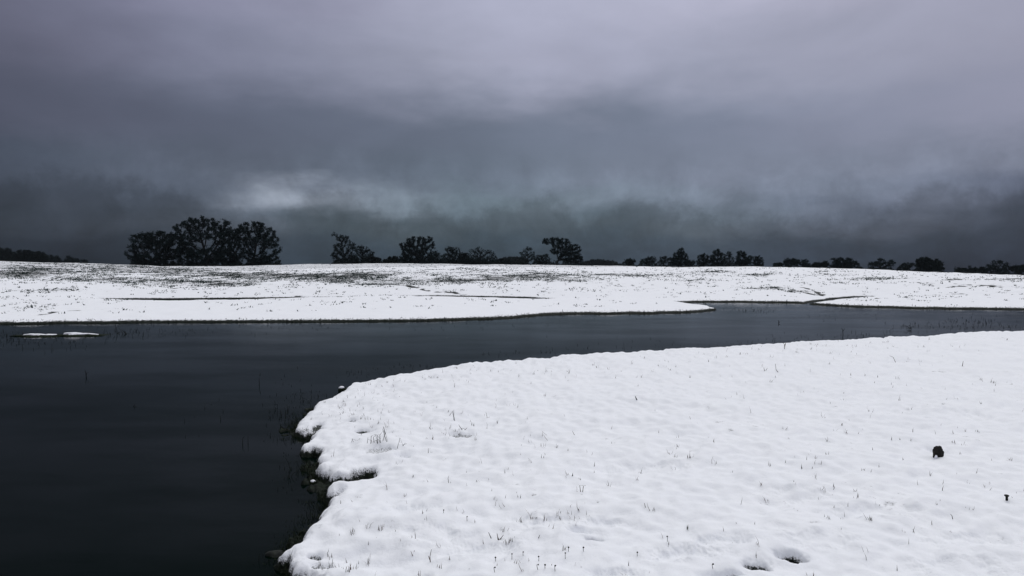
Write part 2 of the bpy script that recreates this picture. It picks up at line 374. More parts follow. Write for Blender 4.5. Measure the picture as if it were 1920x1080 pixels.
def ground(x, y, full=False):
    x = np.asarray(x, float); y = np.asarray(y, float)
    r = np.hypot(x, y)
    z = far_h(x, y)
    bare = np.zeros(x.shape); lev = np.ones(x.shape)
    # ---- far land
    nearm = r < 60
    xs, ys = x[nearm], y[nearm]; rr = r[nearm]
    wa = np.clip((rr - 3) / 20, 0.12, 1)
    wx = xs + wa * (.10 * pn(xs / .9, ys / .9, 5) + .05 * pn(xs / .27, ys / .27, 6))
    wy = ys + wa * (.16 * pn(xs / 1.1, ys / .9, 7) + .07 * pn(xs / .3, ys / .3, 8))
    sf = sdist(far_poly, wx, wy)
    for c in chan: sf = np.minimum(sf, -sdist(c, wx, wy))
    zf = z[nearm]
    e = np.clip(sf / .35, 0, 1)
    top = .075 + .03 * pn(xs / .8, ys / .8, 9)
    lift = np.clip(sf / 2.5, 0, 1)
    zf_land = np.where(sf > 0, top * e ** .35 + (zf - .09) * lift, sf * .8)
    # ---- near land
    sx = xs + .042 * pn(xs / .22, ys / .22, 10) + .026 * pn(xs / .09, ys / .09, 11) + .008 * pn(xs / .03, ys / .03, 38)
    sy = ys + .042 * pn(xs / .22, ys / .22, 12) + .026 * pn(xs / .09, ys / .09, 13) + .008 * pn(xs / .03, ys / .03, 39)
    kw = np.clip((13 - rr) / 5, .35, 1); sx = xs + (sx - xs) * kw; sy = ys + (sy - ys) * kw
    sn = sdist(near_poly, sx, sy)
    w = .085 + .05 * pn(xs / .4, ys / .4, 14)
    T = .078 + .04 * pn(xs / .5, ys / .5, 15) + .02 * pn(xs / .12, ys / .12, 42)
    q = np.clip(sn / w, 0, 1)
    prof = .03 + T * np.sqrt(np.clip(1 - (1 - q) ** 2, 0, 1))
    plate = .17 * (1 - np.exp(-np.clip(sn, 0, 50) / 1.6))
    amp = np.clip(sn / .25, 0, 1)
    ax_, ay_ = xs * .93 + ys * .36, -xs * .36 + ys * .93
    rel = .042 * pn(ax_ / 1.3, ay_ / .75, 16) + (.025 + .022 * pn(xs / 1.7, ys / 1.7, 37)) * pn(ax_ / .50, ay_ / .26, 17) + .012 * pn(ax_ / .22, ay_ / .12, 18) + .004 * pn(ax_ / .11, ay_ / .065, 44) + .0015 * pn(xs / .07, ys / .05, 19)
    nearfade = np.clip((10 - rr) / 6, 0.5, 1)
    rel2 = rel * nearfade + .012 * np.abs(pn(ax_ / .35, ay_ / .2, 20)) * np.clip((7 - rr) / 3, 0, 1)
    zn = prof + plate + rel2 * amp
    bn = np.zeros(zn.shape)
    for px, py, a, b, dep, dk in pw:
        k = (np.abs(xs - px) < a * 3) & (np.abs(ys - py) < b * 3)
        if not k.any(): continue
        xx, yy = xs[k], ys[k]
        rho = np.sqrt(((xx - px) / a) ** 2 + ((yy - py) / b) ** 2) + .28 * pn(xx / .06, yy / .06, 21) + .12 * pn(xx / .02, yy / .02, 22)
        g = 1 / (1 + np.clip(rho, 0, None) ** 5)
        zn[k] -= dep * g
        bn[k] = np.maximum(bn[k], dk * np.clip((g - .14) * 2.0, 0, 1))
    lw = np.clip(.055 + .20 * pn(xs / .5, ys / .5, 23) + .10 * pn(xs / .13, ys / .13, 24), .02, .4)
    lw = np.where(rr > 12, np.minimum(lw, .1), lw)
    ledge = .010 + .026 * pn(xs / .16, ys / .16, 25) + .03 * pn(xs / .05, ys / .05, 26) + .012 * pn(xs / .018, ys / .018, 36)
    zl = np.where(sn > -lw, ledge, ledge - (-sn - lw) * 1.2)
    zn = np.where(sn > 0, zn, np.maximum(zl, -.8))
    useN = sn > sf
    zz = np.where(useN, zn, np.maximum(zf_land, -.8))
    z[nearm] = zz
    bare[nearm] = np.where(useN, np.where(sn > 0, np.maximum(bn, .58 * np.clip(1 - sn / (.045 + .08 * np.clip(pn(xs / .3, ys / .3, 35) + .2, 0, 1)), 0, 1)), 1.0), 0)
    # threshold level: under 1 is dark (wet bank), compared in the shader
    lv = np.where(useN, np.where(sn > 0, 3.0, 0.0), zz / .062)
    lev[nearm] = np.clip(lv, -1, 3)
    lev[nearm] = np.where(useN | (sf < 3), lev[nearm], 3.0)
    # ditches on the rise
    for line, wd, dep in ditches:
        k = (r > 18) & (r < 110) & (y > 5)
        dd = seg_dist(line, x[k] + .5 * pn(x[k] / 1.5, y[k] / 1.5, 27) * wd, y[k] + pn(x[k] / .9, y[k] / .9, 28) * wd)
        g = np.exp(-(dd / wd) ** 2)
        z[k] -= dep * g
        bare[k] = np.maximum(bare[k], np.clip(g * 1.3 * (.55 + 1.1 * pn(x[k] / 1.2, y[k] / .8, 29) + .9 * pn(x[k] / .3, y[k] / .3, 30)), 0, 1) * .8)
    if full: return z, bare, lev
    return z

# where bare grass pokes through the snow of the rise (photo px patches)
gpatch = [(60, 508, 120, 12, .9), (40, 515, 60, 6, .8), (180, 523, 90, 5, .9), (240, 505, 70, 9, .7), (330, 510, 60, 8, .9), (440, 516, 60, 7, 1.2), (540, 517, 60, 6, 1.1), (330, 530, 120, 8, .8), (450, 532, 60, 6, .7), (640, 518, 70, 7, 1.0),
 (700, 514, 60, 6, .8), (720, 530, 70, 7, .8), (620, 526, 50, 6, .7), (800, 525, 60, 10, .6), (880, 510, 80, 6, .5), (860, 526, 40, 4, 1.2), (930, 522, 45, 6, 1.2), (1010, 516, 60, 7, .9),
 (1060, 524, 60, 6, .7), (1150, 515, 60, 3, .8), (1250, 517, 60, 3, .6), (1340, 510, 40, 3, .8), (1425, 515, 30, 3, 1.1), (1310, 528, 60, 4, .35), (1440, 540, 35, 3, .7), (1500, 546, 40, 2.5, .9), (1560, 512, 50, 5, .3), (1600, 527, 60, 4, .35),
 (1640, 523, 40, 4, .5), (1900, 524, 60, 4, .5), (560, 556, 12, 2, 2.0), (60, 548, 60, 6, .3), (130, 543, 30, 3, .4), (900, 545, 200, 6, .12), (300, 547, 200, 5, .12), (60, 575, 60, 9, .3)]
def gdens(px, py):
    d = np.full(np.shape(px), .055)
    for cx, cy, sx, sy, a in gpatch:
        d = d + a * np.exp(-((px - cx) / sx) ** 2 - ((py - cy) / sy) ** 2)
    return d

# ------------------------------------------------------------------ materials
def newmat(name):
    m = bpy.data.materials.new(name); m.use_nodes = True
    t = m.node_tree; b = t.nodes['Principled BSDF']
    return m, t, b
def simple(name, col, rough=.8, var=0.0, scale=20.0, col2=None, spec=.3):
    m, t, b = newmat(name)
    b.inputs['Roughness'].default_value = rough
    b.inputs['Specular IOR Level'].default_value = spec
    if col2:
        n = t.nodes.new('ShaderNodeTexNoise'); n.inputs['Scale'].default_value = scale; n.inputs['Detail'].default_value = 4
        g = t.nodes.new('ShaderNodeNewGeometry'); t.links.new(g.outputs['Position'], n.inputs['Vector'])
        c = t.nodes.new('ShaderNodeValToRGB'); c.color_ramp.elements[0].position = .35; c.color_ramp.elements[1].position = .68
        c.color_ramp.elements[0].color = (*col, 1); c.color_ramp.elements[1].color = (*col2, 1)
        t.links.new(n.outputs[0], c.inputs[0]); t.links.new(c.outputs[0], b.inputs['Base Color'])
    else: b.inputs['Base Color'].default_value = (*col, 1)
    return m

M_bark = simple('wet_bark', (.010, .012, .013), .9, scale=3, col2=(.022, .025, .026), spec=.05)
M_leaf = simple('oak_foliage', (.004, .008, .009), .95, scale=1.2, col2=(.012, .022, .023), spec=.05)
M_leafd = simple('dense_foliage', (.005, .009, .010), .95, scale=1.2, col2=(.014, .022, .022), spec=.05)
M_grass = simple('winter_grass', (.022, .032, .024), .8, scale=9, col2=(.10, .055, .045), spec=.15)
M_hill = simple('hill_grass', (.012, .030, .026), .9, scale=2, col2=(.03, .05, .045), spec=.1)
M_stalk = simple('dead_stalk', (.045, .045, .035), .8, scale=40, col2=(.11, .09, .07), spec=.15)
M_dark = simple('dark_reed', (.012, .014, .015), .8, scale=20, col2=(.03, .034, .03), spec=.1)
M_moss = simple('bank_moss', (.003, .006, .004), .9, scale=25, col2=(.018, .026, .012), spec=.1)
M_snowcap = simple('snow_cap', (.82, .84, .9), .7, spec=.2)
M_rot = simple('rotten_wood', (.010, .012, .012), .9, scale=30, col2=(.03, .028, .025), spec=.1)

# ground material: snow with wet turf showing where it is thin
M_ground, t, b = newmat('snow_ground')
nn = t.nodes.new; ll = t.links.new
geo = nn('ShaderNodeNewGeometry')
def attr(nm):
    a = nn('ShaderNodeAttribute'); a.attribute_name = nm; return a.outputs['Fac']
def noise(scale, detail, vec=None, rough=.5):
    n = nn('ShaderNodeTexNoise'); n.inputs['Scale'].default_value = scale; n.inputs['Detail'].default_value = detail; n.inputs['Roughness'].default_value = rough
    ll(vec or geo.outputs['Position'], n.inputs['Vector']); return n.outputs[0]
def mth(op, a, bb=None, c=None, clamp=False):
    n = nn('ShaderNodeMath'); n.operation = op; n.use_clamp = clamp
    for i, v in enumerate((a, bb, c)):
        if v is None: continue
        if isinstance(v, (int, float)): n.inputs[i].default_value = v
        else: ll(v, n.inputs[i])
    return n.outputs[0]
def mrange(v, a, bb, c=0., d=1.):
    n = nn('ShaderNodeMapRange'); n.interpolation_type = 'SMOOTHSTEP'
    n.inputs['From Min'].default_value = a; n.inputs['From Max'].default_value = bb; n.inputs['To Min'].default_value = c; n.inputs['To Max'].default_value = d
    ll(v, n.inputs['Value']); return n.outputs[0]
nf = noise(90, 5, rough=.65); nm_ = noise(14, 4); nb = noise(2.2, 5, rough=.6)
a_bare, a_lev, a_gr = attr('bare'), attr('lev'), attr('grassy')
wet = mrange(mth('ADD', a_lev, mth('MULTIPLY', mth('SUBTRACT', nm_, .5), 1.1)), .75, 1.1, 1, 0)
thin = mrange(mth('ADD', a_bare, mth('MULTIPLY', mth('SUBTRACT', nf, .5), 1.1)), .38, .72)
far_n = mth('ADD', mth('MULTIPLY', noise(9, 6, rough=.75), .6), mth('MULTIPLY', nb, .4))
patch = mrange(mth('ADD', mth('MULTIPLY', a_gr, .155), far_n), .60, .72)
dark = mth('MAXIMUM', mth('MAXIMUM', wet, thin), mth('MULTIPLY', patch, .9))
turf = nn('ShaderNodeValToRGB'); turf.color_ramp.elements[0].position = .38; turf.color_ramp.elements[1].position = .72
turf.color_ramp.elements[0].color = (.003, .005, .004, 1); turf.color_ramp.elements[1].color = (.014, .021, .014, 1)
ll(noise(28, 5), turf.inputs[0])
snowc = nn('ShaderNodeMix'); snowc.data_type = 'RGBA'; snowc.inputs['A'].default_value = (.80, .83, .88, 1); snowc.inputs['B'].default_value = (.86, .885, .92, 1)
ll(nb, snowc.inputs['Factor'])
mixc = nn('ShaderNodeMix'); mixc.data_type = 'RGBA'; ll(dark, mixc.inputs['Factor']); ll(snowc.outputs['Result'], mixc.inputs['A']); ll(turf.outputs[0], mixc.inputs['B'])
ll(mixc.outputs['Result'], b.inputs['Base Color'])
b.inputs['Roughness'].default_value = .75; b.inputs['Specular IOR Level'].default_value = .12
bump = nn('ShaderNodeBump'); bump.inputs['Strength'].default_value = .5; bump.inputs['Distance'].default_value = .006
ll(mth('ADD', noise(160, 4), mth('MULTIPLY', noise(35, 4), 1.6)), bump.inputs['Height']); ll(bump.outputs[0], b.inputs['Normal'])

# water: dark, almost still, thin skin of ice in places
M_water, t, b = newmat('dark_water')
nn = t.nodes.new; ll = t.links.new
geo = nn('ShaderNodeNewGeometry')
mpw = nn('ShaderNodeMapping'); mpw.inputs['Scale'].default_value = (.35, 1.4, 1); ll(geo.outputs['Position'], mpw.inputs[0])
n_ice = noise(.55, 5, mpw.outputs[0], .6)
b.inputs['Base Color'].default_value = (.0006, .0034, .0024, 1)
b.inputs['IOR'].default_value = 1.085
b.inputs['Specular Tint'].default_value = (.72, 1.0, .92, 1)
mpb = nn('ShaderNodeMapping'); mpb.inputs['Scale'].default_value = (.20, .55, 1); mpb.inputs['Rotation'].default_value = (0, 0, .1); ll(geo.outputs['Position'], mpb.inputs[0])
n_big = noise(1.0, 6, mpb.outputs[0], .62)
ll(mrange(n_big, .36, .66, .26, .66), b.inputs['Specular IOR Level'])
ll(mrange(n_ice, .38, .62, .03, .13), b.inputs['Roughness'])
bump = nn('ShaderNodeBump'); bump.inputs['Strength'].default_value = .25; bump.inputs['Distance'].default_value = .004
mpr = nn('ShaderNodeMapping'); mpr.inputs['Scale'].default_value = (1.2, 4.5, 1); mpr.inputs['Rotation'].default_value = (0, 0, .12); ll(geo.outputs['Position'], mpr.inputs[0])
ll(noise(3.0, 4, mpr.outputs[0], .6), bump.inputs['Height']); ll(bump.outputs[0], b.inputs['Normal'])

# ------------------------------------------------------------------ ground sheet
azs = np.concatenate([np.radians(np.arange(-180, -42, 1.5)), np.radians(np.arange(-42, 42, .062)), np.radians(np.arange(42, 180, 1.5))])
rs_ = [0.25]
while rs_[-1] < 6000:
    r = rs_[-1]
    if r < 3.2: st = .06
    elif r < 100: st = min(max(r * r / 1366 * .62, .006), .0055 * r)
    else: st = r * .025
    rs_.append(r + st)
rr_ = np.array(rs_)
A, RR = np.meshgrid(azs, rr_)
X = RR * np.sin(A); Y = RR * np.cos(A)
Z, BARE, LEV = ground(X.ravel(), Y.ravel(), True)
nr, na = A.shape
co = np.stack([X.ravel(), Y.ravel(), Z], 1)
PX, PY = project(co[:, 0], np.where(co[:, 1] > 1, co[:, 1], 1e6), co[:, 2])
Rv = RR.ravel()
GR = np.where((Rv > 24) & (Rv < 90) & (co[:, 1] > 5), gdens(PX, PY), 0)
GR = np.where(Rv > 90, .3, GR)
co = np.vstack([co, [(0, 0, float(Z[:na].mean()))]])
idx = np.arange(nr * na).reshape(nr, na)
a0 = idx[:-1, :]; a1 = idx[1:, :]
a0n = np.roll(a0, -1, 1); a1n = np.roll(a1, -1, 1)
quads = np.stack([a0, a0n, a1n, a1], -1).reshape(-1, 4)[:, ::-1]
c0 = np.stack([np.full(na, nr * na), np.roll(idx[0], -1), idx[0]], 1)[:, ::-1]
me = bpy.data.meshes.new('ground')
me.vertices.add(len(co)); me.vertices.foreach_set('co', co.ravel())
nl = quads.size + c0.size
me.loops.add(nl); me.loops.foreach_set('vertex_index', np.concatenate([quads.ravel(), c0.ravel()]).astype(np.int32))
me.polygons.add(len(quads) + len(c0))
me.polygons.foreach_set('loop_start', np.concatenate([np.arange(len(quads)) * 4, quads.size + np.arange(len(c0)) * 3]).astype(np.int32))
me.polygons.foreach_set('use_smooth', np.ones(len(quads) + len(c0), bool))
me.update(calc_edges=True)
for nm, arr in (('bare', BARE), ('lev', LEV), ('grassy', GR)):
    at = me.attributes.new(nm, 'FLOAT', 'POINT'); at.data.foreach_set('value', np.append(arr, 0).astype(np.float32))
me.materials.append(M_ground)
go = bpy.data.objects.new('ground', me); COL.objects.link(go)
tag(go, 'snow covered ground with dark wet banks, both sides of the water', 'ground', kind='structure')

wb = MB()
wb.v = [(-75, -45, 0), (62, -45, 0), (62, 40, 0), (-75, 40, 0)]; wb.f = [(0, 1, 2, 3)]
wobj = wb.build('water', M_water)
tag(wobj, 'dark still flood water winding between the snowy banks', 'water', kind='structure')

def hit(px, py):
    """where the line of sight through a photo pixel meets the ground"""
    d = ray(px, py); t = np.concatenate([np.arange(2.5, 30, .02), np.arange(30, 110, .1)])
    x, y, z = d[0] * t, d[1] * t, EYE + d[2] * t
    g = ground(x, y); k = int(np.argmax(z < np.maximum(g, 0))) or len(t) - 1
    return np.array((x[k], y[k], max(g[k], 0.)))
def hits(P):
    """vectorised hit for the foreground bank"""
    P = np.asarray(P, float); out = np.zeros((len(P), 3))
    t = np.full(len(P), 0.0)
    D = np.array([ray(*p) for p in P])
    zz = np.full(len(P), .25)
    for _ in range(8):
        t = (zz - EYE) / D[:, 2]
        zz = .5 * zz + .5 * ground(D[:, 0] * t, D[:, 1] * t)
    out[:, 0] = D[:, 0] * t; out[:, 1] = D[:, 1] * t; out[:, 2] = ground(out[:, 0], out[:, 1])
    return out

# ------------------------------------------------------------------ trees
def grow(base, ells, n_attr, step, seed, lean=0.0, forks=1, open_=0.5):
    """branches reach for points scattered through the crown lobes"""
    g = np.random.default_rng(seed)
    vol = np.array([e[3] * e[4] * e[5] for e in ells]); vol = vol ** .75; vol /= vol.sum()
    pts = []
    for e, w in zip(ells, vol):
        k = max(6, int(n_attr * w))
        u = g.normal(size=(k, 3)); u /= np.linalg.norm(u, axis=1)[:, None]
        rad = g.uniform(.25, 1, k) ** .5
        pts.append(np.array(e[:3]) + u * rad[:, None] * np.array(e[3:]))
    pts = np.vstack(pts)
    pts = pts[pts[:, 2] > base[2] + .25]
    cen = pts.mean(0); H = pts[:, 2].max() - base[2]
    nodes = [np.array(base, float)]; par = [-1]
    # trunk, then two or three main limbs
    th = H * .22; k = max(2, int(th / step)); dx = (cen[0] - base[0]) / H
    for i in range(k):
        p = nodes[-1] + np.array((step * (dx * .6 + lean) + g.normal(0, step * .12), g.normal(0, step * .12), step))
        nodes.append(p); par.append(len(nodes) - 2)
    nd = np.array(nodes); par = list(par)
    D = np.linalg.norm(pts[:, None] - nd[None], axis=2); near = D.argmin(1); dist = D.min(1)
    alive = np.ones(len(pts), bool); kill = step * 1.6
    all_nodes = nd.tolist()
    for it in range(90):
        if not alive.any(): break
        reach = H * .6 if it < 25 else step * 6
        act = alive & (dist < reach)
        if not act.any(): break
        ids = near[act]; vec = pts[act] - np.array(all_nodes)[ids]; vec /= (np.linalg.norm(vec, axis=1)[:, None] + 1e-9)
        new = []
        for u in np.unique(ids):
            v = vec[ids == u].sum(0) + g.normal(0, .35, 3) + np.array((0, 0, .05))
            nrm = np.linalg.norm(v)
            if nrm < 1e-6: continue
            new.append((u, np.array(all_nodes[u]) + v / nrm * step))
        if len(all_nodes) > 1500: break
        s0 = len(all_nodes)
        for u, p in new: all_nodes.append(p.tolist()); par.append(int(u))
        P = np.array([p for _, p in new])
        Dn = np.linalg.norm(pts[:, None] - P[None], axis=2); m = Dn.min(1); am = Dn.argmin(1)
        upd = m < dist; near[upd] = s0 + am[upd]; dist[upd] = m[upd]
        alive &= dist > kill
    nd = np.array(all_nodes); par = np.array(par)
    w = np.ones(len(nd))
    kids = np.zeros(len(nd), int)
    for i in range(len(nd) - 1, 0, -1): w[par[i]] += w[i] * .92; kids[par[i]] += 1
    return nd, par, w, kids, H

def leaf_tris(c, n, spread, size, g, flat=.8):
    """n small leaf sprays scattered round the points c"""
    ci = g.integers(0, len(c), n)
    p = c[ci] + g.normal(0, 1, (n, 3)) * spread * np.array((1, 1, flat))
    a = g.normal(size=(n, 3)); a /= np.linalg.norm(a, axis=1)[:, None]
    b = np.cross(a, g.normal(size=(n, 3))); b /= (np.linalg.norm(b, axis=1)[:, None] + 1e-9)
    s = size * g.uniform(.45, 1.3, n)[:, None]
    return np.stack([p - a * s * .5 - b * s * .22, p - a * s * .35 + b * s * .3, p + a * s * .75], 1)

def prisms(nd, par, rad, minr):
    """all branches of a tree as three or four sided tapering prisms in one go"""
    i = np.arange(1, len(nd)); p = par[i]
    a, b = nd[p], nd[i]; d = b - a; d /= (np.linalg.norm(d, axis=1)[:, None] + 1e-9)
    ref = np.where(np.abs(d[:, 2:3]) < .9, np.array([[0, 0, 1.]]), np.array([[1., 0, 0]]))
    u = np.cross(d, ref); u /= np.linalg.norm(u, axis=1)[:, None]; v = np.cross(d, u)
    ra = np.maximum(rad[p], minr); rb = np.maximum(rad[i], minr); ra = np.minimum(ra, rb * 1.5)
    n = 5; ring = []
    for q, r_ in ((a - d * ra[:, None] * .2, ra), (b, rb)):
        for j in range(n):
            tt = 2 * math.pi * j / n
            ring.append(q + (u * math.cos(tt) + v * math.sin(tt)) * r_[:, None])
    V = np.stack(ring, 1).reshape(-1, 3)
    m = len(i); base = np.arange(m)[:, None, None] * 2 * n
    fq = np.array([(j, (j + 1) % n, n + (j + 1) % n, n + j) for j in range(n)])[None]
    return V, (base + fq).reshape(-1, 4)

def quad_mesh(name, V, F, mat, parent, origin):
    me = bpy.data.meshes.new(name)
    me.vertices.add(len(V)); me.vertices.foreach_set('co', (V - np.array(origin)).ravel())
    me.loops.add(F.size); me.loops.foreach_set('vertex_index', F.ravel().astype(np.int32))
    me.polygons.add(len(F)); me.polygons.foreach_set('loop_start', (np.arange(len(F)) * 4).astype(np.int32))
    me.update(calc_edges=True); me.materials.append(mat)
    o = bpy.data.objects.new(name, me); COL.objects.link(o); o.parent = parent
    return o

def tree(name, label, cat, bx, depth, lobes, dens=1.0, group='oaks along the skyline', bush=False, dense=False, lean=0.0, seed=None):
    seed = seed if seed is not None else int(bx * 7 + depth)
    g = np.random.default_rng(seed)
    sc = depth / FPX
    b0 = at_depth(bx, 500, depth); bz = float(ground(np.array([b0[0]]), np.array([depth]))[0])
    base = np.array((b0[0], depth, bz))
    ells = []
    ext = 1.07 if depth < 170 else (1.12 if depth < 200 else 1.2)
    for (cx, cy, rx, ry) in lobes:
        dj = g.uniform(-.35, .35) * rx * sc
        c = at_depth(cx, cy, depth + dj)
        ells.append((*c, rx * sc * ext, max(rx, ry) * sc * .85, ry * sc * (1 + (ext - 1) * .7)))
    area = sum(math.pi * e[3] * e[5] for e in ells)
    step = max(.30, sc * 1.9) if not bush else max(.25, sc * 1.6)
    n_attr = int(min(900, 70 + area * 11))
    nd, par, w, kids, H = grow(base, ells, n_attr, step, seed, lean)
    root = empty(name, base); tag(root, label, cat, group)
    rad = .018 * np.sqrt(w) * (H / 10) ** .3 * (1.25 if not bush else .8)
    V, F = prisms(nd, par, rad, .018)
    quad_mesh('trunk' if not bush else 'stem', V, F, M_bark, root, base)
    tips = nd[(w < 14) | (nd[:, 2] < base[2] + .35 * H) & (w < 40)]
    ends = nd[kids == 0]
    # twigs
    nt_ = int(len(ends) * 6)
    ei = g.integers(0, len(ends), nt_); o = ends[ei]; dr = g.normal(size=(nt_, 3)) + (o - nd[par[np.where(kids == 0)[0][ei]]]) * 1.6 / step
    dr /= np.linalg.norm(dr, axis=1)[:, None]; ln = step * g.uniform(.6, 1.9, nt_)[:, None]
    sd = np.cross(dr, g.normal(size=(nt_, 3))); sd /= np.linalg.norm(sd, axis=1)[:, None]
    tw = np.stack([o - sd * .03, o + sd * .03, o + dr * ln], 1)
    nl = int(area * 165 * dens)
    lf = leaf_tris(tips, nl, step * .64, .28 if not dense else .38, g)
    tri_mesh('crown' if not bush else 'foliage', np.vstack([tw, lf]), M_leafd if dense else M_leaf, root, base)
    return root

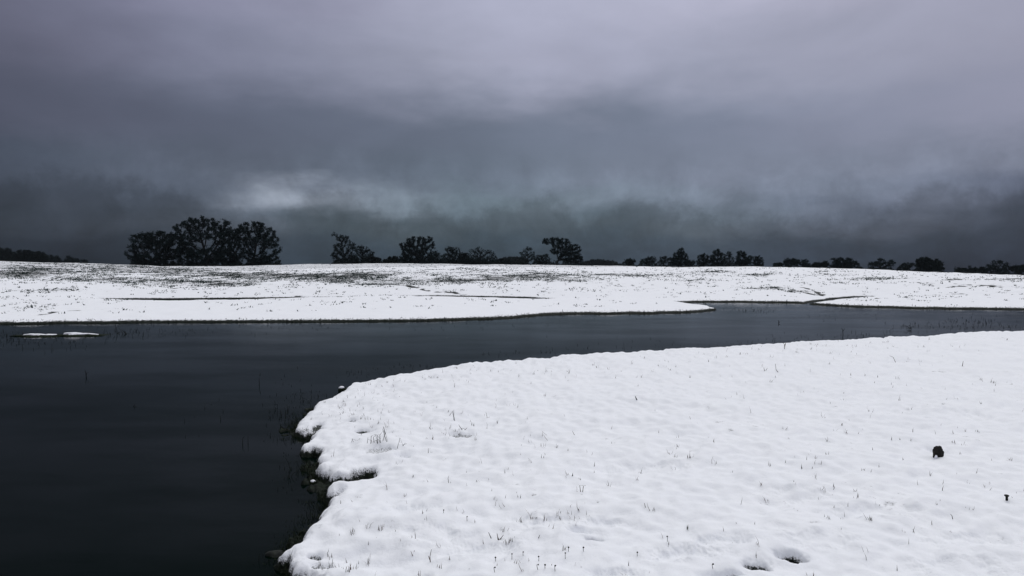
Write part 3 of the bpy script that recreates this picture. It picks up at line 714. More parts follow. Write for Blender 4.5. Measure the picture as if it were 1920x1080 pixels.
OAK = 'bare_oak'
T = [
 # name, label, category, base px, depth, lobes, density, opts
 (OAK, 'broad low oak at the left end of the big dark clump', 'tree', 296, 150, [(268, 452, 26, 17), (246, 473, 13, 13), (300, 449, 34, 17), (283, 482, 38, 18), (325, 462, 26, 26), (262, 492, 14, 8)], 1.0, {}),
 (OAK, 'tallest domed oak in the middle of the big dark clump', 'tree', 388, 146, [(378, 419, 32, 13), (343, 428, 20, 10), (414, 421, 19, 10), (400, 436, 34, 14), (352, 447, 26, 16), (350, 478, 24, 22), (388, 478, 40, 16), (415, 465, 20, 18)], .92, {}),
 (OAK, 'dark narrow oak squeezed between the tallest and the right hand oak', 'tree', 434, 158, [(437, 436, 14, 12), (434, 457, 20, 20), (428, 483, 26, 16)], 1.25, {}),
 (OAK, 'rounded oak with drooping right side at the right end of the big clump', 'tree', 473, 148, [(472, 426, 27, 12), (497, 437, 21, 14), (514, 456, 11, 13), (525, 468, 5, 8), (452, 442, 14, 12), (486, 452, 30, 15), (502, 482, 20, 17), (462, 470, 16, 18), (485, 488, 22, 10)], .85, {}),
 (OAK, 'ragged oak with crooked top leaning left over a gap in the treeline', 'tree', 649, 190, [(626, 440, 6, 5), (632, 446, 5, 5), (644, 448, 11, 8), (637, 463, 12, 8), (634, 480, 14, 12), (658, 462, 10, 9), (655, 482, 14, 12)], .8, {'lean': -.2}),
 (OAK, 'sloping low oak touching the right side of the crooked ragged oak', 'tree', 680, 195, [(676, 468, 12, 8), (688, 478, 13, 12), (672, 487, 16, 9)], .9, {}),
 ('round_bush', 'small round dark bush right of the sloping low oak', 'bush', 703, 195, [(696, 488, 8, 7), (706, 488, 8, 6)], 1.5, {'bush': True, 'dense': True}),
 ('round_bush', 'low dark bush just left of the big square headed oak', 'bush', 734, 195, [(730, 490, 12, 7), (740, 486, 10, 6)], 1.4, {'bush': True, 'dense': True}),
 (OAK, 'large square headed oak with dark ivy mass on its right', 'tree', 782, 185, [(762, 461, 13, 10), (783, 452, 21, 9), (806, 450, 8, 7), (804, 462, 12, 13), (776, 470, 24, 12), (772, 484, 26, 12), (798, 484, 18, 12)], 1.0, {}),
 (OAK, 'small feathery tree leaning off the square headed oak', 'tree', 816, 200, [(815, 476, 9, 6), (818, 486, 13, 10)], .8, {}),
 (OAK, 'flat topped small oak between feathery tree and spiky bare tree', 'tree', 849, 205, [(843, 468, 9, 5), (854, 470, 9, 6), (848, 483, 16, 11)], 1.0, {}),
 (OAK, 'low dark tree filling the dip left of the spiky bare tree', 'tree', 869, 210, [(869, 484, 10, 10)], 1.3, {'dense': True}),
 (OAK, 'spiky nearly bare tree with upright twigs, left of the far hazy wood', 'tree', 899, 200, [(888, 478, 12, 11), (900, 472, 10, 9), (916, 476, 11, 9), (900, 488, 27, 8)], .55, {}),
 ('round_bush', 'tiny low bush right beside the spiky bare tree', 'bush', 941, 215, [(937, 491, 9, 5), (948, 492, 8, 5)], 1.3, {'bush': True, 'dense': True}),
 (OAK, 'thin open tree standing left of the big left leaning oak', 'tree', 990, 205, [(991, 468, 7, 5), (982, 475, 8, 5), (998, 476, 7, 5), (989, 484, 15, 7)], .5, {}),
 (OAK, 'low scrubby oak at the foot of the big left leaning oak', 'tree', 1017, 210, [(1010, 487, 9, 8), (1023, 485, 8, 9)], .9, {}),
 (OAK, 'big oak with crown jutting left above a clear trunk, middle of photo', 'tree', 1043, 180, [(1022, 453, 8, 6), (1040, 453, 14, 8), (1057, 455, 11, 9), (1066, 468, 14, 9), (1080, 468, 10, 11), (1068, 482, 22, 10), (1084, 486, 10, 9), (1044, 470, 12, 9)], 1.1, {'lean': .05}),
 ('round_bush', 'first small bush right of the hazy wood', 'bush', 1182, 225, [(1181, 491, 10, 6)], 1.4, {'bush': True, 'dense': True}),
 (OAK, 'low double humped tree left of the pointed tree', 'tree', 1217, 220, [(1222, 487, 9, 6), (1211, 490, 10, 6)], 1.0, {}),
 (OAK, 'small upright tree tucked against the pointed tree', 'tree', 1245, 220, [(1245, 487, 8, 7)], 1.0, {}),
 (OAK, 'pointed conical tree, highest in the right half of the treeline', 'tree', 1276, 205, [(1277, 470, 7, 6), (1276, 479, 13, 8), (1272, 489, 18, 9), (1295, 493, 9, 6)], 1.25, {}),
 (OAK, 'small dome shaped oak starting the six tree group right of the pointed tree', 'tree', 1319, 215, [(1319, 484, 10, 8), (1318, 492, 10, 7)], 1.2, {}),
 (OAK, 'highest peaked oak in the group right of the pointed tree', 'tree', 1346, 212, [(1346, 474, 9, 6), (1347, 482, 14, 8), (1345, 491, 16, 8)], 1.2, {}),
 (OAK, 'slim see-through tree in the middle of that group', 'tree', 1368, 218, [(1367, 477, 6, 5), (1368, 488, 8, 9)], .6, {}),
 (OAK, 'bulky oak with sloping right shoulder in the same group', 'tree', 1391, 214, [(1390, 476, 9, 6), (1396, 485, 14, 8), (1392, 492, 14, 7)], 1.2, {}),
 (OAK, 'round little oak closing the group on its right', 'tree', 1421, 216, [(1421, 486, 8, 6), (1421, 493, 9, 7)], 1.2, {}),
 ('round_bush', 'lowest bush beside the two humped oaks right of the long gap', 'bush', 1462, 230, [(1461, 496, 9, 4)], 1.4, {'bush': True, 'dense': True}),
 (OAK, 'wide humped oak just after the long gap in the treeline', 'tree', 1485, 225, [(1484, 491, 13, 7), (1478, 496, 9, 5)], 1.2, {}),
 (OAK, 'smaller humped oak sloping down rightwards beside the wide humped one', 'tree', 1509, 226, [(1507, 493, 10, 6), (1514, 498, 6, 4)], 1.1, {}),
 ('round_bush', 'little dark bush, first left of the broad smooth domed oak', 'bush', 1531, 228, [(1531, 497, 8, 5)], 1.5, {'bush': True, 'dense': True}),
 ('round_bush', 'knobbly dark bush touching the broad smooth domed oak', 'bush', 1546, 228, [(1546, 495, 8, 5)], 1.5, {'bush': True, 'dense': True}),
 (OAK, 'broad smooth domed oak with a thin tuft on its left', 'tree', 1585, 220, [(1564, 487, 6, 4), (1583, 491, 17, 8), (1595, 495, 15, 7), (1572, 497, 14, 6)], 1.2, {}),
 (OAK, 'open spreading oak with raised centre in the right part', 'tree', 1652, 222, [(1652, 487, 7, 5), (1640, 495, 11, 6), (1655, 496, 16, 6), (1671, 493, 8, 6)], .75, {}),
 (OAK, 'low spiky tree touching the densest black oak from the left', 'tree', 1703, 222, [(1703, 497, 12, 5), (1697, 501, 10, 4)], .9, {}),
 (OAK, 'densest black oak with a flat dome and pointed right lobe', 'tree', 1741, 215, [(1733, 489, 14, 6), (1742, 497, 20, 9), (1757, 492, 7, 6), (1760, 502, 10, 6)], 1.7, {'dense': True}),
 ('round_bush', 'small isolated bush after the gap right of the densest black oak', 'bush', 1800, 228, [(1800, 506, 8, 4)], 1.5, {'bush': True, 'dense': True}),
 (OAK, 'low rounded oak left of the arching far right oak', 'tree', 1821, 224, [(1821, 505, 11, 5)], 1.3, {}),
 ('round_bush', 'low bush wedged against the arching far right oak', 'bush', 1844, 224, [(1843, 506, 9, 5)], 1.4, {'bush': True, 'dense': True}),
 (OAK, 'arching open oak, tallest near the right edge', 'tree', 1869, 212, [(1870, 491, 10, 4), (1884, 496, 8, 5), (1857, 499, 8, 4), (1870, 504, 18, 6)], .8, {}),
 (OAK, 'black bulky oak cut by the right edge of the photo', 'tree', 1908, 214, [(1904, 504, 12, 6), (1920, 504, 12, 7)], 1.5, {'dense': True}),
 ('faded_tree', 'hazy tall tree cut by the left edge of the photo', 'tree', 4, 330, [(-4, 475, 12, 11), (12, 474, 10, 9), (3, 484, 20, 9)], 1.1, {'group': 'hazy trees far left', 'dense': True}),
 ('faded_tree', 'wide domed tree, darkest of the hazy far left trees', 'tree', 45, 290, [(40, 477, 12, 8), (53, 476, 11, 7), (45, 485, 18, 8)], 1.4, {'group': 'hazy trees far left', 'dense': True}),
 ('faded_tree', 'second domed tree of the hazy far left row, sloping right', 'tree', 77, 295, [(73, 478, 10, 7), (84, 483, 7, 6), (76, 487, 13, 7)], 1.3, {'group': 'hazy trees far left', 'dense': True}),
 ('faded_tree', 'narrow tree right after the two domed hazy trees', 'tree', 97, 320, [(96, 484, 6, 6), (98, 490, 7, 6)], 1.2, {'group': 'hazy trees far left'}),
 ('faded_tree', 'narrow tree beside the gap in the hazy far left row', 'tree', 108, 325, [(107, 484, 5, 5), (108, 490, 7, 6)], 1.2, {'group': 'hazy trees far left'}),
 ('faded_tree', 'pointed tree standing alone in the hazy far left row', 'tree', 130, 315, [(129, 483, 5, 4), (130, 489, 9, 6)], 1.3, {'group': 'hazy trees far left'}),
 ('faded_tree', 'tiny tree second from the right end of the hazy far left row', 'tree', 144, 325, [(144, 489, 6, 5)], 1.3, {'group': 'hazy trees far left'}),
 ('faded_tree', 'last and lowest tree at the right end of the hazy far left row', 'tree', 158, 325, [(158, 490, 6, 4)], 1.3, {'group': 'hazy trees far left'}),
]
for nm, lab, cat, bx, dep, lobes, dens, opt in T:
    tree(nm, lab, cat, bx, dep, lobes, dens, **opt)

# brush along the foot of the treeline: too tangled to count
g = np.random.default_rng(77)
pts = []
for (x0, x1, hgt, dep) in ((245, 525, 8, 155), (622, 700, 6, 200), (700, 760, 7, 205), (755, 960, 11, 212), (965, 1095, 9, 212), (1165, 1200, 7, 230), (1200, 1310, 9, 226), (1310, 1432, 11, 222), (1450, 1520, 7, 230),
                           (1520, 1618, 6, 230), (1628, 1690, 5, 226), (1686, 1770, 6, 222), (1790, 2000, 9, 222), (-60, 110, 5, 330), (110, 165, 3, 330)):
    n = int((x1 - x0) * 26)
    px = g.uniform(x0, x1, n); sx = px
    top = np.interp(px, [p[0] for p in sky_px], [p[1] for p in sky_px])
    py = top + 6 - g.uniform(0, 1, n) ** 1.3 * (6 + hgt * (.25 + 1.5 * np.clip(pn(px / 11, px * 0 + dep, 40) + .35, 0, 2) + .25 * pn(px / 2.5, px * 0, 43)))
    dd = dep + g.uniform(-3, 3, n)
    P = np.array([at_depth(a, b_, c_) for a, b_, c_ in zip(px, py, dd)]); pts.append(P)
pts = np.vstack(pts)
br = tri_mesh('undergrowth', leaf_tris(pts, len(pts) * 2, .12, .42, g), M_leafd)
tag(br, 'dark tangled brush along the foot of the skyline trees', 'undergrowth', kind='stuff')

# far hazy woods
pts = []
for prof in ([(1092, 493), (1108, 488), (1122, 487), (1135, 489), (1150, 491), (1163, 496)], [(925, 492), (945, 484), (968, 482), (990, 487)], [(-80, 470), (-20, 468), (20, 474), (34, 484)], [(816, 490), (870, 488), (930, 492)]):
    xs_ = [p[0] for p in prof]; ys_ = [p[1] for p in prof]
    n = int((xs_[-1] - xs_[0]) * 60); px = g.uniform(xs_[0], xs_[-1], n)
    tp = np.interp(px, xs_, ys_) + 2.2 * pn(px / 4.5, px * 0 + 3, 41)
    bt = np.interp(px, [p[0] for p in sky_px], [p[1] for p in sky_px]) + 4
    py = tp + (bt - tp) * g.uniform(0, 1, n)
    dd = 520 + g.uniform(-12, 12, n)
    pts.append(np.array([at_depth(a, b_, c_) for a, b_, c_ in zip(px, py, dd)]))
pts = np.vstack(pts)
fw = tri_mesh('distant_wood', leaf_tris(pts, len(pts), .3, 1.7, g), M_leafd)
tag(fw, 'grey hazy wood far beyond the snowy rise', 'wood', kind='stuff')

# ------------------------------------------------------------------ grass clumps poking through the snow of the rise
g = np.random.default_rng(21)
n = 200000
aa = np.radians(g.uniform(-41, 41, n)); rr = 24 + (80 - 24) * g.uniform(0, 1, n) ** .7
x = rr * np.sin(aa); y = rr * np.cos(aa); z = ground(x, y)
px, py = project(x, y, z)
dn = gdens(px, py) * np.clip(.55 + 1.6 * pn(x / 1.6, y / 2.4, 31) + .8 * pn(x / .5, y / .7, 32), 0.03, 2)
crest = np.interp(np.arctan2(x, y), C_az, C_r)
keep = (g.uniform(0, 1, n) < dn * .95) & (z > .1) & (rr < crest + 1.5)
x, y, z, rr = x[keep], y[keep], z[keep], rr[keep]
m = len(x); k = 4
c = np.repeat(np.stack([x, y, z - .003], 1), k, 0)
rk = np.repeat(rr, k)
o = g.normal(0, .05, (m * k, 3)); o[:, 2] = 0
hgt = g.uniform(.02, .08, m * k) * np.repeat(g.uniform(.25, 1.3, m), k)
lx = g.normal(0, .05, (m * k, 2)); wd = g.uniform(.014, .04, m * k)
tt = g.uniform(0, np.pi, m * k)
p = c + o
TV = np.stack([p + np.stack([-np.cos(tt) * wd, -np.sin(tt) * wd, -.01 + 0 * wd], 1), p + np.stack([np.cos(tt) * wd, np.sin(tt) * wd, -.01 + 0 * wd], 1), p + np.stack([lx[:, 0], lx[:, 1], hgt], 1)], 1)
print('hill clumps', m)
hg = tri_mesh('hill_grass', TV, M_hill)
tag(hg, 'countless dark grass tips poking through the snow of the far rise', 'grass', kind='stuff')

# fringe of dark grass along the far banks
fr = MB()
for line in (far_px[:12], far_px[15:18], far_px[18:]):
    P = [on_z(a, b_, 0) for a, b_ in line]
    for (ax, ay), (bx, by) in zip(P[:-1], P[1:]):
        ln = math.hypot(bx - ax, by - ay)
        for i in range(int(ln * 26)):
            u = random.random(); q = np.array((ax + (bx - ax) * u, ay + (by - ay) * u + random.uniform(-.12, .25)))
            zz = float(ground(q[:1], q[1:])[0]); zz = max(zz, -.02)
            if zz > .11: continue
            h = random.uniform(.02, .06) * (2.0 if random.random() < .06 else 1)
            fr.blade((q[0], q[1], zz), (q[0] + random.gauss(0, .03), q[1] + random.gauss(0, .03), zz + h), random.uniform(.01, .022))
fo = fr.build('bank_grass', M_dark); tag(fo, 'dark ragged grass fringe along the far water edge', 'grass', kind='stuff')

# ------------------------------------------------------------------ moss and drowned grass under the near snow edge
ms = MB()
rd = random.Random(8)
P = [on_z(a, b_, .12) for a, b_ in near_px]
for (ax, ay), (bx, by) in zip(P[2:-3], P[3:-2]):
    ln = math.hypot(bx - ax, by - ay); nx, ny = (by - ay) / ln, -(bx - ax) / ln
    left = ax < 0
    for i in range(int(ln * (900 if left else 60)) + 3):
        u = rd.random(); off = abs(rd.gauss(0, .10 if left else .25)) + .0
        qx, qy = ax + (bx - ax) * u + nx * off, ay + (by - ay) * u + ny * off
        if pn(np.array([qx / .3]), np.array([qy / .3]), 33)[0] < (-.12 if left else .12): continue
        zz = max(float(ground(np.array([qx]), np.array([qy]))[0]), -.01)
        if zz > .08: continue
        h = rd.uniform(.01, .035) * (2.2 if rd.random() < .1 else 1)
        ms.blade((qx, qy, zz), (qx + rd.gauss(0, .02), qy + rd.gauss(0, .02), zz + h), rd.uniform(.002, .006))
mo = ms.build('bank_moss', M_moss); tag(mo, 'dark moss and drowned grass under the near snow edge', 'moss', kind='stuff')

# sparse grass blades through the near snow
gs = MB()
rd = random.Random(14)
cand = []
clusters = [(620, 760, 40, 15, 22), (700, 745, 60, 18, 26), (760, 710, 60, 8, 20), (850, 700, 80, 14, 24), (720, 730, 50, 10, 16), (640, 775, 30, 12, 16), (810, 805, 60, 16, 26), (840, 815, 40, 12, 14), (715, 800, 40, 12, 14), (690, 760, 40, 12, 12), (900, 760, 80, 25, 22), (960, 690, 60, 10, 18),
 (1080, 700, 110, 16, 30), (1250, 680, 120, 14, 34), (1420, 660, 60, 8, 24), (1540, 648, 90, 8, 34), (1700, 650, 120, 14, 34), (1400, 720, 150, 30, 34), (1650, 740, 150, 40, 34), (1850, 720, 40, 8, 16), (1780, 800, 120, 40, 24), (1000, 850, 120, 40, 30),
 (1250, 830, 160, 50, 30), (1500, 860, 160, 50, 30), (1700, 930, 160, 60, 28), (820, 940, 100, 40, 24), (940, 980, 100, 40, 26), (1060, 970, 30, 12, 14), (700, 1000, 80, 30, 16), (1850, 890, 50, 30, 12), (600, 1050, 30, 10, 10), (655, 1065, 25, 8, 18), (940, 1060, 150, 12, 18), (1500, 1000, 250, 50, 22), (1075, 890, 20, 5, 8)]
for cx, cy, sx, sy, n_ in clusters:
    for i in range(int(n_ * .72)): cand.append((rd.gauss(cx, sx * .75), rd.gauss(cy, sy * .8)))
for i in range(90): cand.append((rd.uniform(600, 1960), rd.uniform(640, 1085)))
cand = [c_ for c_ in cand if c_[1] < 1100 and c_[0] < 2050 and c_[1] > 625]
Hh = hits(cand)
S = sdist(near_poly, Hh[:, 0], Hh[:, 1])
for (hx, hy, hz), sd_ in zip(Hh, S):
    if sd_ < .06: continue
    r0 = math.hypot(hx, hy)
    for j in range(rd.choice((1, 1, 1, 2, 2, 4, 5))):
        h = rd.uniform(.008, .042) * (1.7 if rd.random() < .12 else 1) * (1 + .02 * r0)
        ox, oy = rd.gauss(0, .012) * (j > 0), rd.gauss(0, .012) * (j > 0)
        gs.blade((hx + ox, hy + oy, hz - .01), (hx + ox + rd.gauss(0, .35) * h, hy + oy + rd.gauss(0, .25) * h, hz + h), rd.uniform(.0025, .0055), rd.gauss(0, .15) * h)
go_ = gs.build('grass_blades', M_grass); tag(go_, 'scattered grass blades poking through the near snow', 'grass', kind='stuff')

# weeds standing in the water
ws = MB(); rd = random.Random(31)
wcl = [(10, 635, 22, 7, 40, .10), (45, 632, 30, 8, 44, .10), (100, 640, 50, 9, 44, .09), (150, 640, 30, 8, 26, .09), (230, 622, 50, 5, 60, .09), (330, 622, 60, 5, 26, .06), (185, 632, 60, 3, 40, .04), (480, 620, 60, 6, 22, .06), (700, 612, 160, 5, 44, .06), (900, 610, 120, 6, 22, .06), (500, 612, 200, 4, 36, .05),
 (1390, 582, 40, 2, 34, .07), (1425, 582, 16, 2.5, 26, .10), (1500, 585, 90, 6, 20, .06), (1600, 592, 80, 5, 18, .06), (1700, 612, 20, 5, 22, .10), (1785, 607, 22, 6, 44, .10), (1840, 607, 20, 6, 36, .10), (1890, 612, 25, 4, 30, .07), (1800, 611, 60, 4, 36, .05),
 (1540, 632, 50, 4, 40, .05), (1470, 640, 50, 4, 30, .05), (1640, 626, 40, 4, 22, .08), (1300, 648, 60, 4, 26, .05), (1100, 655, 80, 5, 26, .05), (960, 664, 60, 4, 22, .05), (800, 688, 50, 4, 26, .05), (730, 695, 30, 5, 14, .06), (690, 702, 40, 6, 14, .07), (1050, 600, 150, 8, 14, .06), (1200, 640, 100, 8, 10, .05),
 (560, 745, 20, 18, 22, .06), (540, 775, 22, 18, 44, .07), (525, 795, 20, 14, 24, .06), (575, 740, 16, 8, 16, .06), (560, 850, 24, 14, 18, .05), (540, 890, 16, 22, 12, .05), (560, 960, 22, 20, 10, .04), (420, 790, 60, 30, 8, .05)]
for cx, cy, sx, sy, n_, h0 in wcl:
    for i in range(n_):
        q = on_z(rd.gauss(cx, sx), rd.gauss(cy, sy), 0)
        q = np.array(q)
        if not (3.5 < q[1] < 32) or ground(q[:1], q[1:])[0] > .02: continue
        h = h0 * rd.uniform(.12, .85); x0, y0 = q; lx_, ly_ = rd.gauss(0, .3) * h, rd.gauss(0, .3) * h
        rad0 = .0016 + .00018 * y0
        mid = (x0 + lx_ * .4, y0 + ly_ * .4, h * .6); end = (x0 + lx_ * 1.3, y0 + ly_ * 1.3, h * rd.uniform(.6, 1.0))
        ws.tube([(x0, y0, -.02), mid, end], [rad0, rad0 * .8, rad0 * .4], 3)
        if rd.random() < .35:
            ws.tube([mid, (mid[0] + rd.gauss(0, .5) * h, mid[1] + rd.gauss(0, .3) * h, mid[2] + rd.uniform(-.1, .3) * h)], [rad0 * .7, rad0 * .3], 3)
wo_ = ws.build('water_weeds', M_dark); tag(wo_, 'dark broken weeds sticking out of the water', 'weeds', kind='stuff')

# ------------------------------------------------------------------ single plants that stand out
def plant(name, label, cat, base_px, stalks, width=.004, mat=M_stalk, group=None, water=False, depth_j=.02):
    """each stalk is a list of photo pixels, first one at its foot"""
    if water: b2 = on_z(*base_px, 0); base = np.array((*b2, 0.0))
    else: base = hits([base_px])[0]
    mb = MB(); r_ = random.Random(int(base_px[0]))
    for st in stalks:
        dy = r_.uniform(-depth_j, depth_j)
        pts_ = []
        for i, (sx, sy) in enumerate(st):
            d = ray(sx, sy); t_ = (base[1] + dy + r_.uniform(-.01, .01)) / d[1]
            pts_.append((d[0] * t_, d[1] * t_, EYE + d[2] * t_))
        foot = pts_[0]; pts_[0] = (foot[0], foot[1], foot[2] - .012)
        rad = [width * (1 - .6 * i / max(1, len(pts_) - 1)) for i in range(len(pts_))]
        mb.tube(pts_, rad, 4)
    o = mb.build(name, mat, origin=tuple(base)); tag(o, label, cat, group)
    return o
G1 = 'stalks standing out of the near snow'
plant('bent_reed_tuft', 'largest tuft of bent reed stalks in the snow near the point', 'reeds', (708, 829), [[(695, 833), (696, 818), (703, 814), (708, 826)], [(702, 832), (700, 820), (706, 815), (712, 822)], [(708, 830), (707, 816), (712, 814)], [(713, 828), (712, 816), (719, 807), (722, 826)],
 [(718, 824), (722, 810), (727, 828)], [(722, 812), (719, 800), (726, 825)], [(725, 826), (717, 804)], [(698, 836), (697, 826), (690, 824)], [(688, 832), (690, 820)], [(710, 838), (706, 826), (714, 822)], [(716, 830), (709, 824), (700, 828)]], .0028, M_dark, G1)
plant('bent_reed', 'thin reed folded into an upside down V right of the largest reed tuft', 'reed', (745, 840), [[(744, 841), (750, 821), (755, 834), (763, 832)], [(755, 834), (760, 831)]], .0028, M_dark, G1)
plant('reed_tuft', 'small spiky reed tuft just left of the largest reed tuft', 'reeds', (663, 828), [[(657, 831), (661, 823), (668, 826)], [(663, 828), (660, 822)], [(668, 828), (675, 822)], [(664, 829), (671, 825)]], .0028, M_dark, G1)
plant('reed_tuft', 'tall pointed reeds above the dark patch, beside the two leaf sprig', 'reeds', (853, 789), [[(843, 777), (849, 770), (852, 785)], [(851, 787), (851, 768)], [(853, 789), (848, 771)], [(840, 771), (842, 768)]], .003, M_dark, G1)
plant('grass_tuft', 'low dark tuft below the tall pointed reeds', 'grass', (868, 806), [[(868, 806), (862, 800), (860, 796)], [(868, 806), (861, 798)], [(868, 806), (864, 803), (872, 804)], [(868, 806), (873, 805), (876, 802)]], .0035, M_dark, G1, False, 0.0)
plant('grass_stalk', 'lone slanting stalk right of the tall pointed reeds', 'stalk', (914, 783), [[(914, 783), (911, 772)], [(914, 783), (918, 781)]], .0026, M_stalk, G1)
plant('bent_reed', 'small folded reed with feet wide apart, upper middle of near snow', 'reed', (1017, 818), [[(1017, 818), (1017, 809), (1025, 816)]], .0026, M_stalk, G1)
plant('grass_stalk', 'slanting straw right of the small folded reed', 'stalk', (1078, 815), [[(1078, 815), (1073, 808)]], .0026, M_stalk, G1)
plant('grass_tuft', 'group of thick green blades fanning out in the foreground', 'grass', (936, 1012), [[(921, 1006), (916, 998)], [(934, 1009), (932, 1000)], [(937, 1009), (944, 1003)], [(941, 1015), (938, 1009)], [(936, 1010), (933, 1006)]], .0032, M_grass, G1)
plant('grass_stalk', 'single leaning green blade right of the fanning blades', 'stalk', (1008, 1010), [[(1008, 1010), (1012, 1003)]], .0034, M_grass, G1)
plant('grass_stalk', 'short upright blade between the fanning blades and the leaning blade', 'stalk', (961, 1016), [[(961, 1016), (960, 1009)]], .003, M_grass, G1)
plant('grass_stalk', 'tallest upright stem near the bottom, growing beside a shallow hollow', 'stalk', (807, 1052), [[(807, 1052), (806, 1044), (809, 1030)], [(806, 1046), (803, 1042)]], .003, M_grass, G1)
plant('grass_sprig', 'small forked green sprig above the shallow bottom hollow', 'sprig', (774, 1038), [[(774, 1039), (770, 1033)], [(774, 1039), (777, 1032)]], .003, M_grass, G1)
plant('dry_straw', 'pair of pale hooked stems with flat tops in mid snow', 'stems', (1090, 922), [[(1089, 922), (1087, 910), (1093, 910)], [(1092, 923), (1094, 911), (1098, 910)], [(1090, 923), (1084, 925), (1081, 920)]], .0028, M_stalk, G1)
plant('dry_weed', 'Y shaped twig standing at the far edge of the near snow', 'weed', (1471, 654), [[(1471, 655), (1471, 646), (1467, 641)], [(1471, 647), (1475, 640)], [(1471, 650), (1473, 645)]], .006, M_stalk, G1)
plant('grass_stalk', 'thick brown blade leaning right in the upper right snow', 'stalk', (1804, 687), [[(1804, 688), (1806, 677)]], .007, M_stalk, G1)
plant('dry_straw', 'long thin drooping straw in the upper right snow', 'stems', (1680, 679), [[(1680, 680), (1675, 670), (1668, 667)]], .005, M_stalk, G1)
plant('dry_weed', 'small V shaped weed below the Y shaped twig', 'weed', (1434, 695), [[(1434, 696), (1432, 689)], [(1434, 696), (1439, 690)]], .005, M_stalk, G1)
plant('dry_weed', 'long bare weed with a bent foot right of the small V shaped weed', 'weed', (1457, 698), [[(1461, 699), (1455, 693), (1454, 682)]], .005, M_stalk, G1)
plant('grass_sprig', 'two leaf sprig standing in the right middle snow', 'sprig', (1577, 798), [[(1576, 799), (1579, 793)], [(1578, 799), (1580, 794)]], .004, M_stalk, G1)
plant('grass_stalk', 'lone upright stalk below and right of the seed heads near the point', 'stalk', (803, 848), [[(803, 849), (803, 840)]], .003, M_stalk, G1)
plant('grass_stalk', 'curved stalk pointing left at the lower right', 'stalk', (1786, 972), [[(1787, 973), (1785, 967), (1782, 964)]], .0028, M_stalk, G1)
plant('grass_stalk', 'dark leaning twig in a shallow hollow at the bottom', 'stalk', (1355, 1074), [[(1354, 1076), (1360, 1066)]], .006, M_dark, G1)
plant('grass_stalk', 'pale leaning straw in the middle of the near snow', 'stalk', (1211, 950), [[(1211, 951), (1208, 943)]], .0028, M_stalk, G1)
plant('grass_stalk', 'dark quill standing in the melt hole by the middle of the bank', 'stalk', (1194, 750), [[(1195, 750), (1191, 743)]], .009, M_dark, G1)
G2 = 'weeds standing alone in the water'
plant('water_weed', 'zigzag weed standing alone in the left water', 'weed', (162, 706), [[(162, 707), (161, 701), (166, 698)], [(162, 702), (159, 693)]], .008, M_dark, G2, True)
plant('water_weed', 'straight upright stem alone in the middle of the dark water', 'weed', (486, 720), [[(486, 720), (486, 708)], [(487, 704), (488, 699)]], .006, M_dark, G2, True)
plant('water_weed', 'small stem beside open water left of the point', 'weed', (414, 787), [[(414, 788), (413, 780)]], .005, M_dark, G2, True)
plant('water_weed', 'leaning stem pair in the water below the point', 'weed', (460, 832), [[(455, 831), (455, 822), (459, 817)], [(465, 834), (465, 817)]], .004, M_dark, G2, True)
plant('water_weed', 'long slanted stem in the water beside the mossy notch', 'weed', (545, 880), [[(545, 881), (541, 868), (535, 858)]], .0035, M_dark, G2, True)
plant('water_weed', 'forked weed in the water left of the snow capped tuft', 'weed', (544, 896), [[(544, 899), (542, 890), (540, 882)], [(544, 897), (549, 888), (554, 885)], [(543, 895), (539, 893)]], .0035, M_dark, G2, True)
plant('water_weed', 'tall upright weed among the reeds right of the snowy islet', 'weed', (220, 625), [[(220, 627), (219, 618), (216, 609)], [(220, 625), (224, 622)]], .011, M_dark, G2, True)
plant('water_weed', 'fan of leaning stems at the far end of the islet reeds', 'weed', (236, 626), [[(232, 627), (225, 617)], [(237, 627), (229, 618)], [(240, 627), (232, 621)]], .011, M_dark, G2, True)
plant('water_weed', 'lone dark stem in the middle of the right hand water', 'weed', (1460, 606), [[(1460, 607), (1460, 602), (1459, 600)], [(1460, 604), (1463, 603)]], .011, M_dark, G2, True)
plant('water_weed', 'thin tall stem rising from water behind the near bank', 'weed', (1171, 658), [[(1171, 660), (1169, 641)]], .004, M_dark, G2, True)
plant('water_weed', 'branching weed in the right hand water before the near snow', 'weed', (1580, 628), [[(1581, 630), (1580, 618), (1577, 615)], [(1580, 621), (1584, 616)]], .009, M_dark, G2, True)
plant('water_weed', 'bushy branching weed in the right hand water, nearest the near snow', 'weed', (1708, 618), [[(1710, 622), (1707, 613), (1705, 609)], [(1707, 615), (1699, 611), (1694, 612)], [(1708, 616), (1711, 611)], [(1706, 616), (1700, 616)]], .01, M_dark, G2, True)
plant('water_weed', 'tiny bent twig floating in the water left of centre', 'weed', (250, 762), [[(246, 765), (252, 760), (253, 757)], [(250, 762), (256, 762)]], .005, M_dark, G2, True)

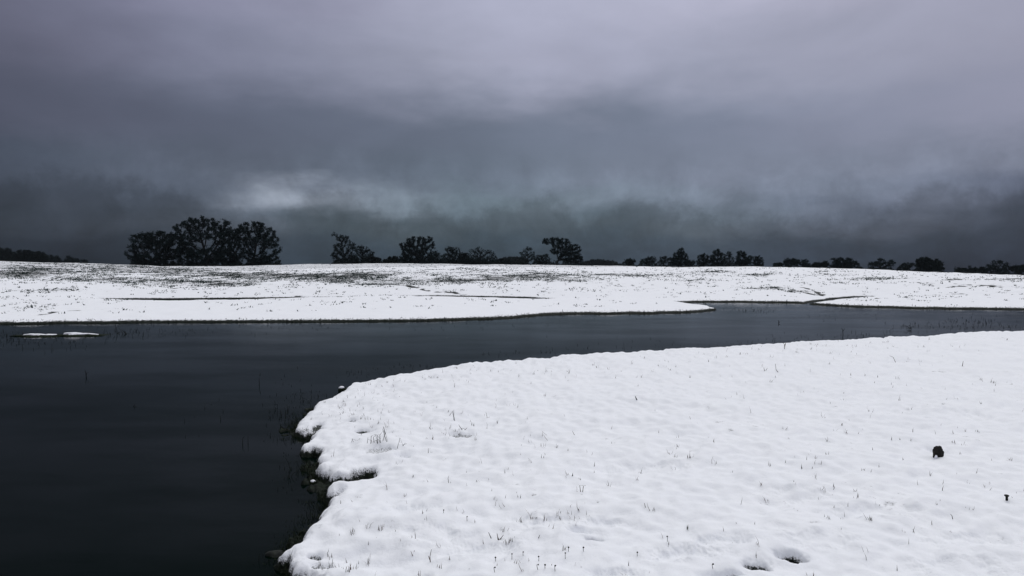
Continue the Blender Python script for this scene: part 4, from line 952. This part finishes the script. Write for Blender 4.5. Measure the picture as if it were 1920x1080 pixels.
# button seed heads
SH = ['third from the left in the bottom row of', 'fourth from the left in the bottom row of', 'small one by the fourth in', 'one of a crossing pair in the middle of', 'lowest in the right part of', 'tallest, standing right of', 'short one left below the tallest, near', 'one right of the tallest, beside', 'lone one right of, and level with,', 'rightmost lone one above the level of', 'dim one right of the crossing pair of', 'one of a close pair under the middle of', 'highest left one, well above', 'one by the leaning blades above', 'far right one beside the dark leaning twig, away from', 'one at the frame bottom, under']
for i, (sx, sy) in enumerate([(929, 1052), (960, 1049), (981, 1042), (1010, 1052), (1041, 1071), (1066, 1034), (1060, 1048), (1094, 1034), (1195, 1043), (1251, 1016), (1022, 1066), (1009, 1068), (832, 962), (876, 977), (1337, 1066), (928, 1072)]):
    b0 = hits([(sx, sy)])[0]; mb = MB(); h = random.uniform(.018, .036)
    mb.tube([(b0[0], b0[1], b0[2] - .01), (b0[0] + random.gauss(0, .003), b0[1], b0[2] + h)], [.0016, .0013], 4)
    mb.ball((b0[0], b0[1], b0[2] + h), random.uniform(.0042, .0058), (1, 1, .85), i, .1, 8, 5)
    o = mb.build('seed_head', M_dark, origin=tuple(b0), smooth=True)
    tag(o, 'seed head, ' + SH[i] + ' the foreground cluster', 'seed head', 'button seed heads in the foreground snow')

# ------------------------------------------------------------------ rotten stump, peg, capped tufts, islet
def lump(name, mat, parent, c, r, sq, seed, lumpy=.16, nu=26, nv=16, jag=0.0, origin=None):
    g_ = np.random.default_rng(seed); mb = MB(); ph0 = g_.uniform(0, 9, 6)
    for i in range(nv + 1):
        th = math.pi * i / nv
        for j in range(nu):
            ph = 2 * math.pi * j / nu
            q = 1 + lumpy * (math.sin(3 * ph + ph0[0] + 2 * th) * .4 + math.sin(5 * ph + ph0[1]) * .3 + math.sin(4 * th + ph0[2] + ph) * .4) * math.sin(th) + jag * g_.uniform(-1, 1) * (0 < i < nv)
            mb.v.append((c[0] + r * q * sq[0] * math.sin(th) * math.cos(ph), c[1] + r * q * sq[1] * math.sin(th) * math.sin(ph), c[2] + r * q * sq[2] * math.cos(th)))
    for i in range(nv):
        for j in range(nu):
            mb.f.append((i * nu + j, (i + 1) * nu + j, (i + 1) * nu + (j + 1) % nu, i * nu + (j + 1) % nu))
    return mb.build(name, mat, parent, origin if origin is not None else c, smooth=True)

b0 = hits([(1761, 858)])[0]; root = empty('rotten_stump', b0)
tag(root, 'black rotten stump poking out of a hollow in the right snow', 'stump', )
st = lump('stump_body', M_rot, root, (b0[0], b0[1] + .02, b0[2] + .030), .048, (.88, .7, 1.2), 3, .3, jag=.10, origin=b0)
mb = MB()
for (dx, dz, h) in ((-.020, .060, .016), (.006, .070, .013), (.022, .055, .016), (-.006, .072, .010), (-.031, .042, .016)):
    mb.tube([(b0[0] + dx, b0[1] + .02, b0[2] + dz - .01), (b0[0] + dx * 1.15, b0[1] + .02, b0[2] + dz + h)], [.009, .003], 5)
mb.build('splinter', M_rot, root, b0)
lump('snow_patch', M_snowcap, root, (b0[0] - .040, b0[1] - .020, b0[2] + .004), .016, (.7, .6, 1.2), 5, .25, 14, 9, origin=b0)

b0 = hits([(1888, 938)])[0]; root = empty('wooden_peg', b0)
tag(root, 'short dark flared peg sticking out of the snow at far right', 'peg')
mb = MB(); mb.tube([(b0[0], b0[1], b0[2] - .02), (b0[0] - .002, b0[1], b0[2] + .022), (b0[0] - .003, b0[1], b0[2] + .030)], [.009, .008, .0095], 10)
mb.build('shaft', M_dark, root, b0, smooth=True)
mb = MB(); mb.tube([(b0[0] - .003, b0[1], b0[2] + .030), (b0[0] - .003, b0[1], b0[2] + .036), (b0[0] - .003, b0[1], b0[2] + .039)], [.0145, .0155, .010], 12)
mb.build('cap', M_dark, root, b0, smooth=True)

def capped(px, py, w, label, seed, snow_up=.5):
    q = on_z(px, py, .03); base = (q[0], q[1], 0.0)
    root = empty('snow_capped_tuft', base); tag(root, label, 'tuft')
    lump('tuft_body', M_moss, root, (q[0], q[1], .02), w, (1, .8, .9), seed, .2, jag=.06, origin=base)
    lump('snow_cap', M_snowcap, root, (q[0] - .1 * w, q[1] + .1 * w, .02 + w * .62), w * .85, (1, .8, .62), seed + 1, .15, origin=base)
capped(641, 730, .05, 'round snow capped tuft in the water off the far side of the point', 4)
capped(587, 904, .026, 'small snow topped clod at the mossy bank below the notch', 9)

q = on_z(516, 1040, 0); base = (q[0], q[1], 0.)
o = lump('mud_clod', M_dark, None, (q[0], q[1], -.005), .055, (1.25, .8, .55), 12, .25, jag=.03, origin=base)
tag(o, 'black mud clod just breaking the water at the bottom left of the bank', 'clod')

def islet(px, py, hw, hh, hd, label, seed, caps):
    q = on_z(px, py, 0); base = (q[0], q[1], 0.)
    root = empty('mud_islet', base); tag(root, label, 'islet', 'snow topped islets in the left water')
    lump('mud_bed', M_moss, root, (q[0], q[1], -.01), 1.0, (hw, hd, .045), seed, .25, 70, 12, jag=.09, origin=base)
    tb = MB(); r_ = random.Random(seed)
    for i in range(150):
        ox, oy = r_.gauss(0, hw * .42), -abs(r_.gauss(0, hd * .35)); hh_ = r_.uniform(.02, .055)
        tb.blade((q[0] + ox, q[1] + oy, .0), (q[0] + ox + r_.gauss(0, .03), q[1] + oy, hh_), .014)
    tag(tb.build('grass_fringe', M_dark, root, base), kind='stuff')
    for (dx, w, h) in caps:
        lump('snow_cap', M_snowcap, root, (q[0] + dx, q[1], .032), 1.0, (w, hd * .42, h * .75), seed + int(dx * 10) + 7, .35, 40, 10, jag=.09, origin=base)
islet(72, 630, .62, .05, .25, 'long low snow topped islet at the left end of the reeds', 20, [(-.08, .26, .035), (.28, .20, .022)])
islet(148, 629, .75, .05, .25, 'higher pointed snow topped islet beside the long low one', 30, [(-.14, .22, .065), (.10, .32, .035)])

# ------------------------------------------------------------------ damp winter air
hb = MB()
x0, x1, y0, y1, z0, z1 = -900, 900, -120, 700, -24, 40
hb.v = [(x0, y0, z0), (x1, y0, z0), (x1, y1, z0), (x0, y1, z0), (x0, y0, z1), (x1, y0, z1), (x1, y1, z1), (x0, y1, z1)]
hb.f = [(0, 3, 2, 1), (4, 5, 6, 7), (0, 1, 5, 4), (1, 2, 6, 5), (2, 3, 7, 6), (3, 0, 4, 7)]
M_haze = bpy.data.materials.new('haze'); M_haze.use_nodes = True
t = M_haze.node_tree; t.nodes.clear()
pv = t.nodes.new('ShaderNodeVolumePrincipled'); om = t.nodes.new('ShaderNodeOutputMaterial')
pv.inputs['Color'].default_value = (.24, .27, .31, 1); pv.inputs['Density'].default_value = .00017; pv.inputs['Anisotropy'].default_value = 0.0
t.links.new(pv.outputs[0], om.inputs['Volume'])
ho = hb.build('haze', M_haze); tag(ho, 'thin cold haze greying the farthest trees', 'haze', kind='stuff')
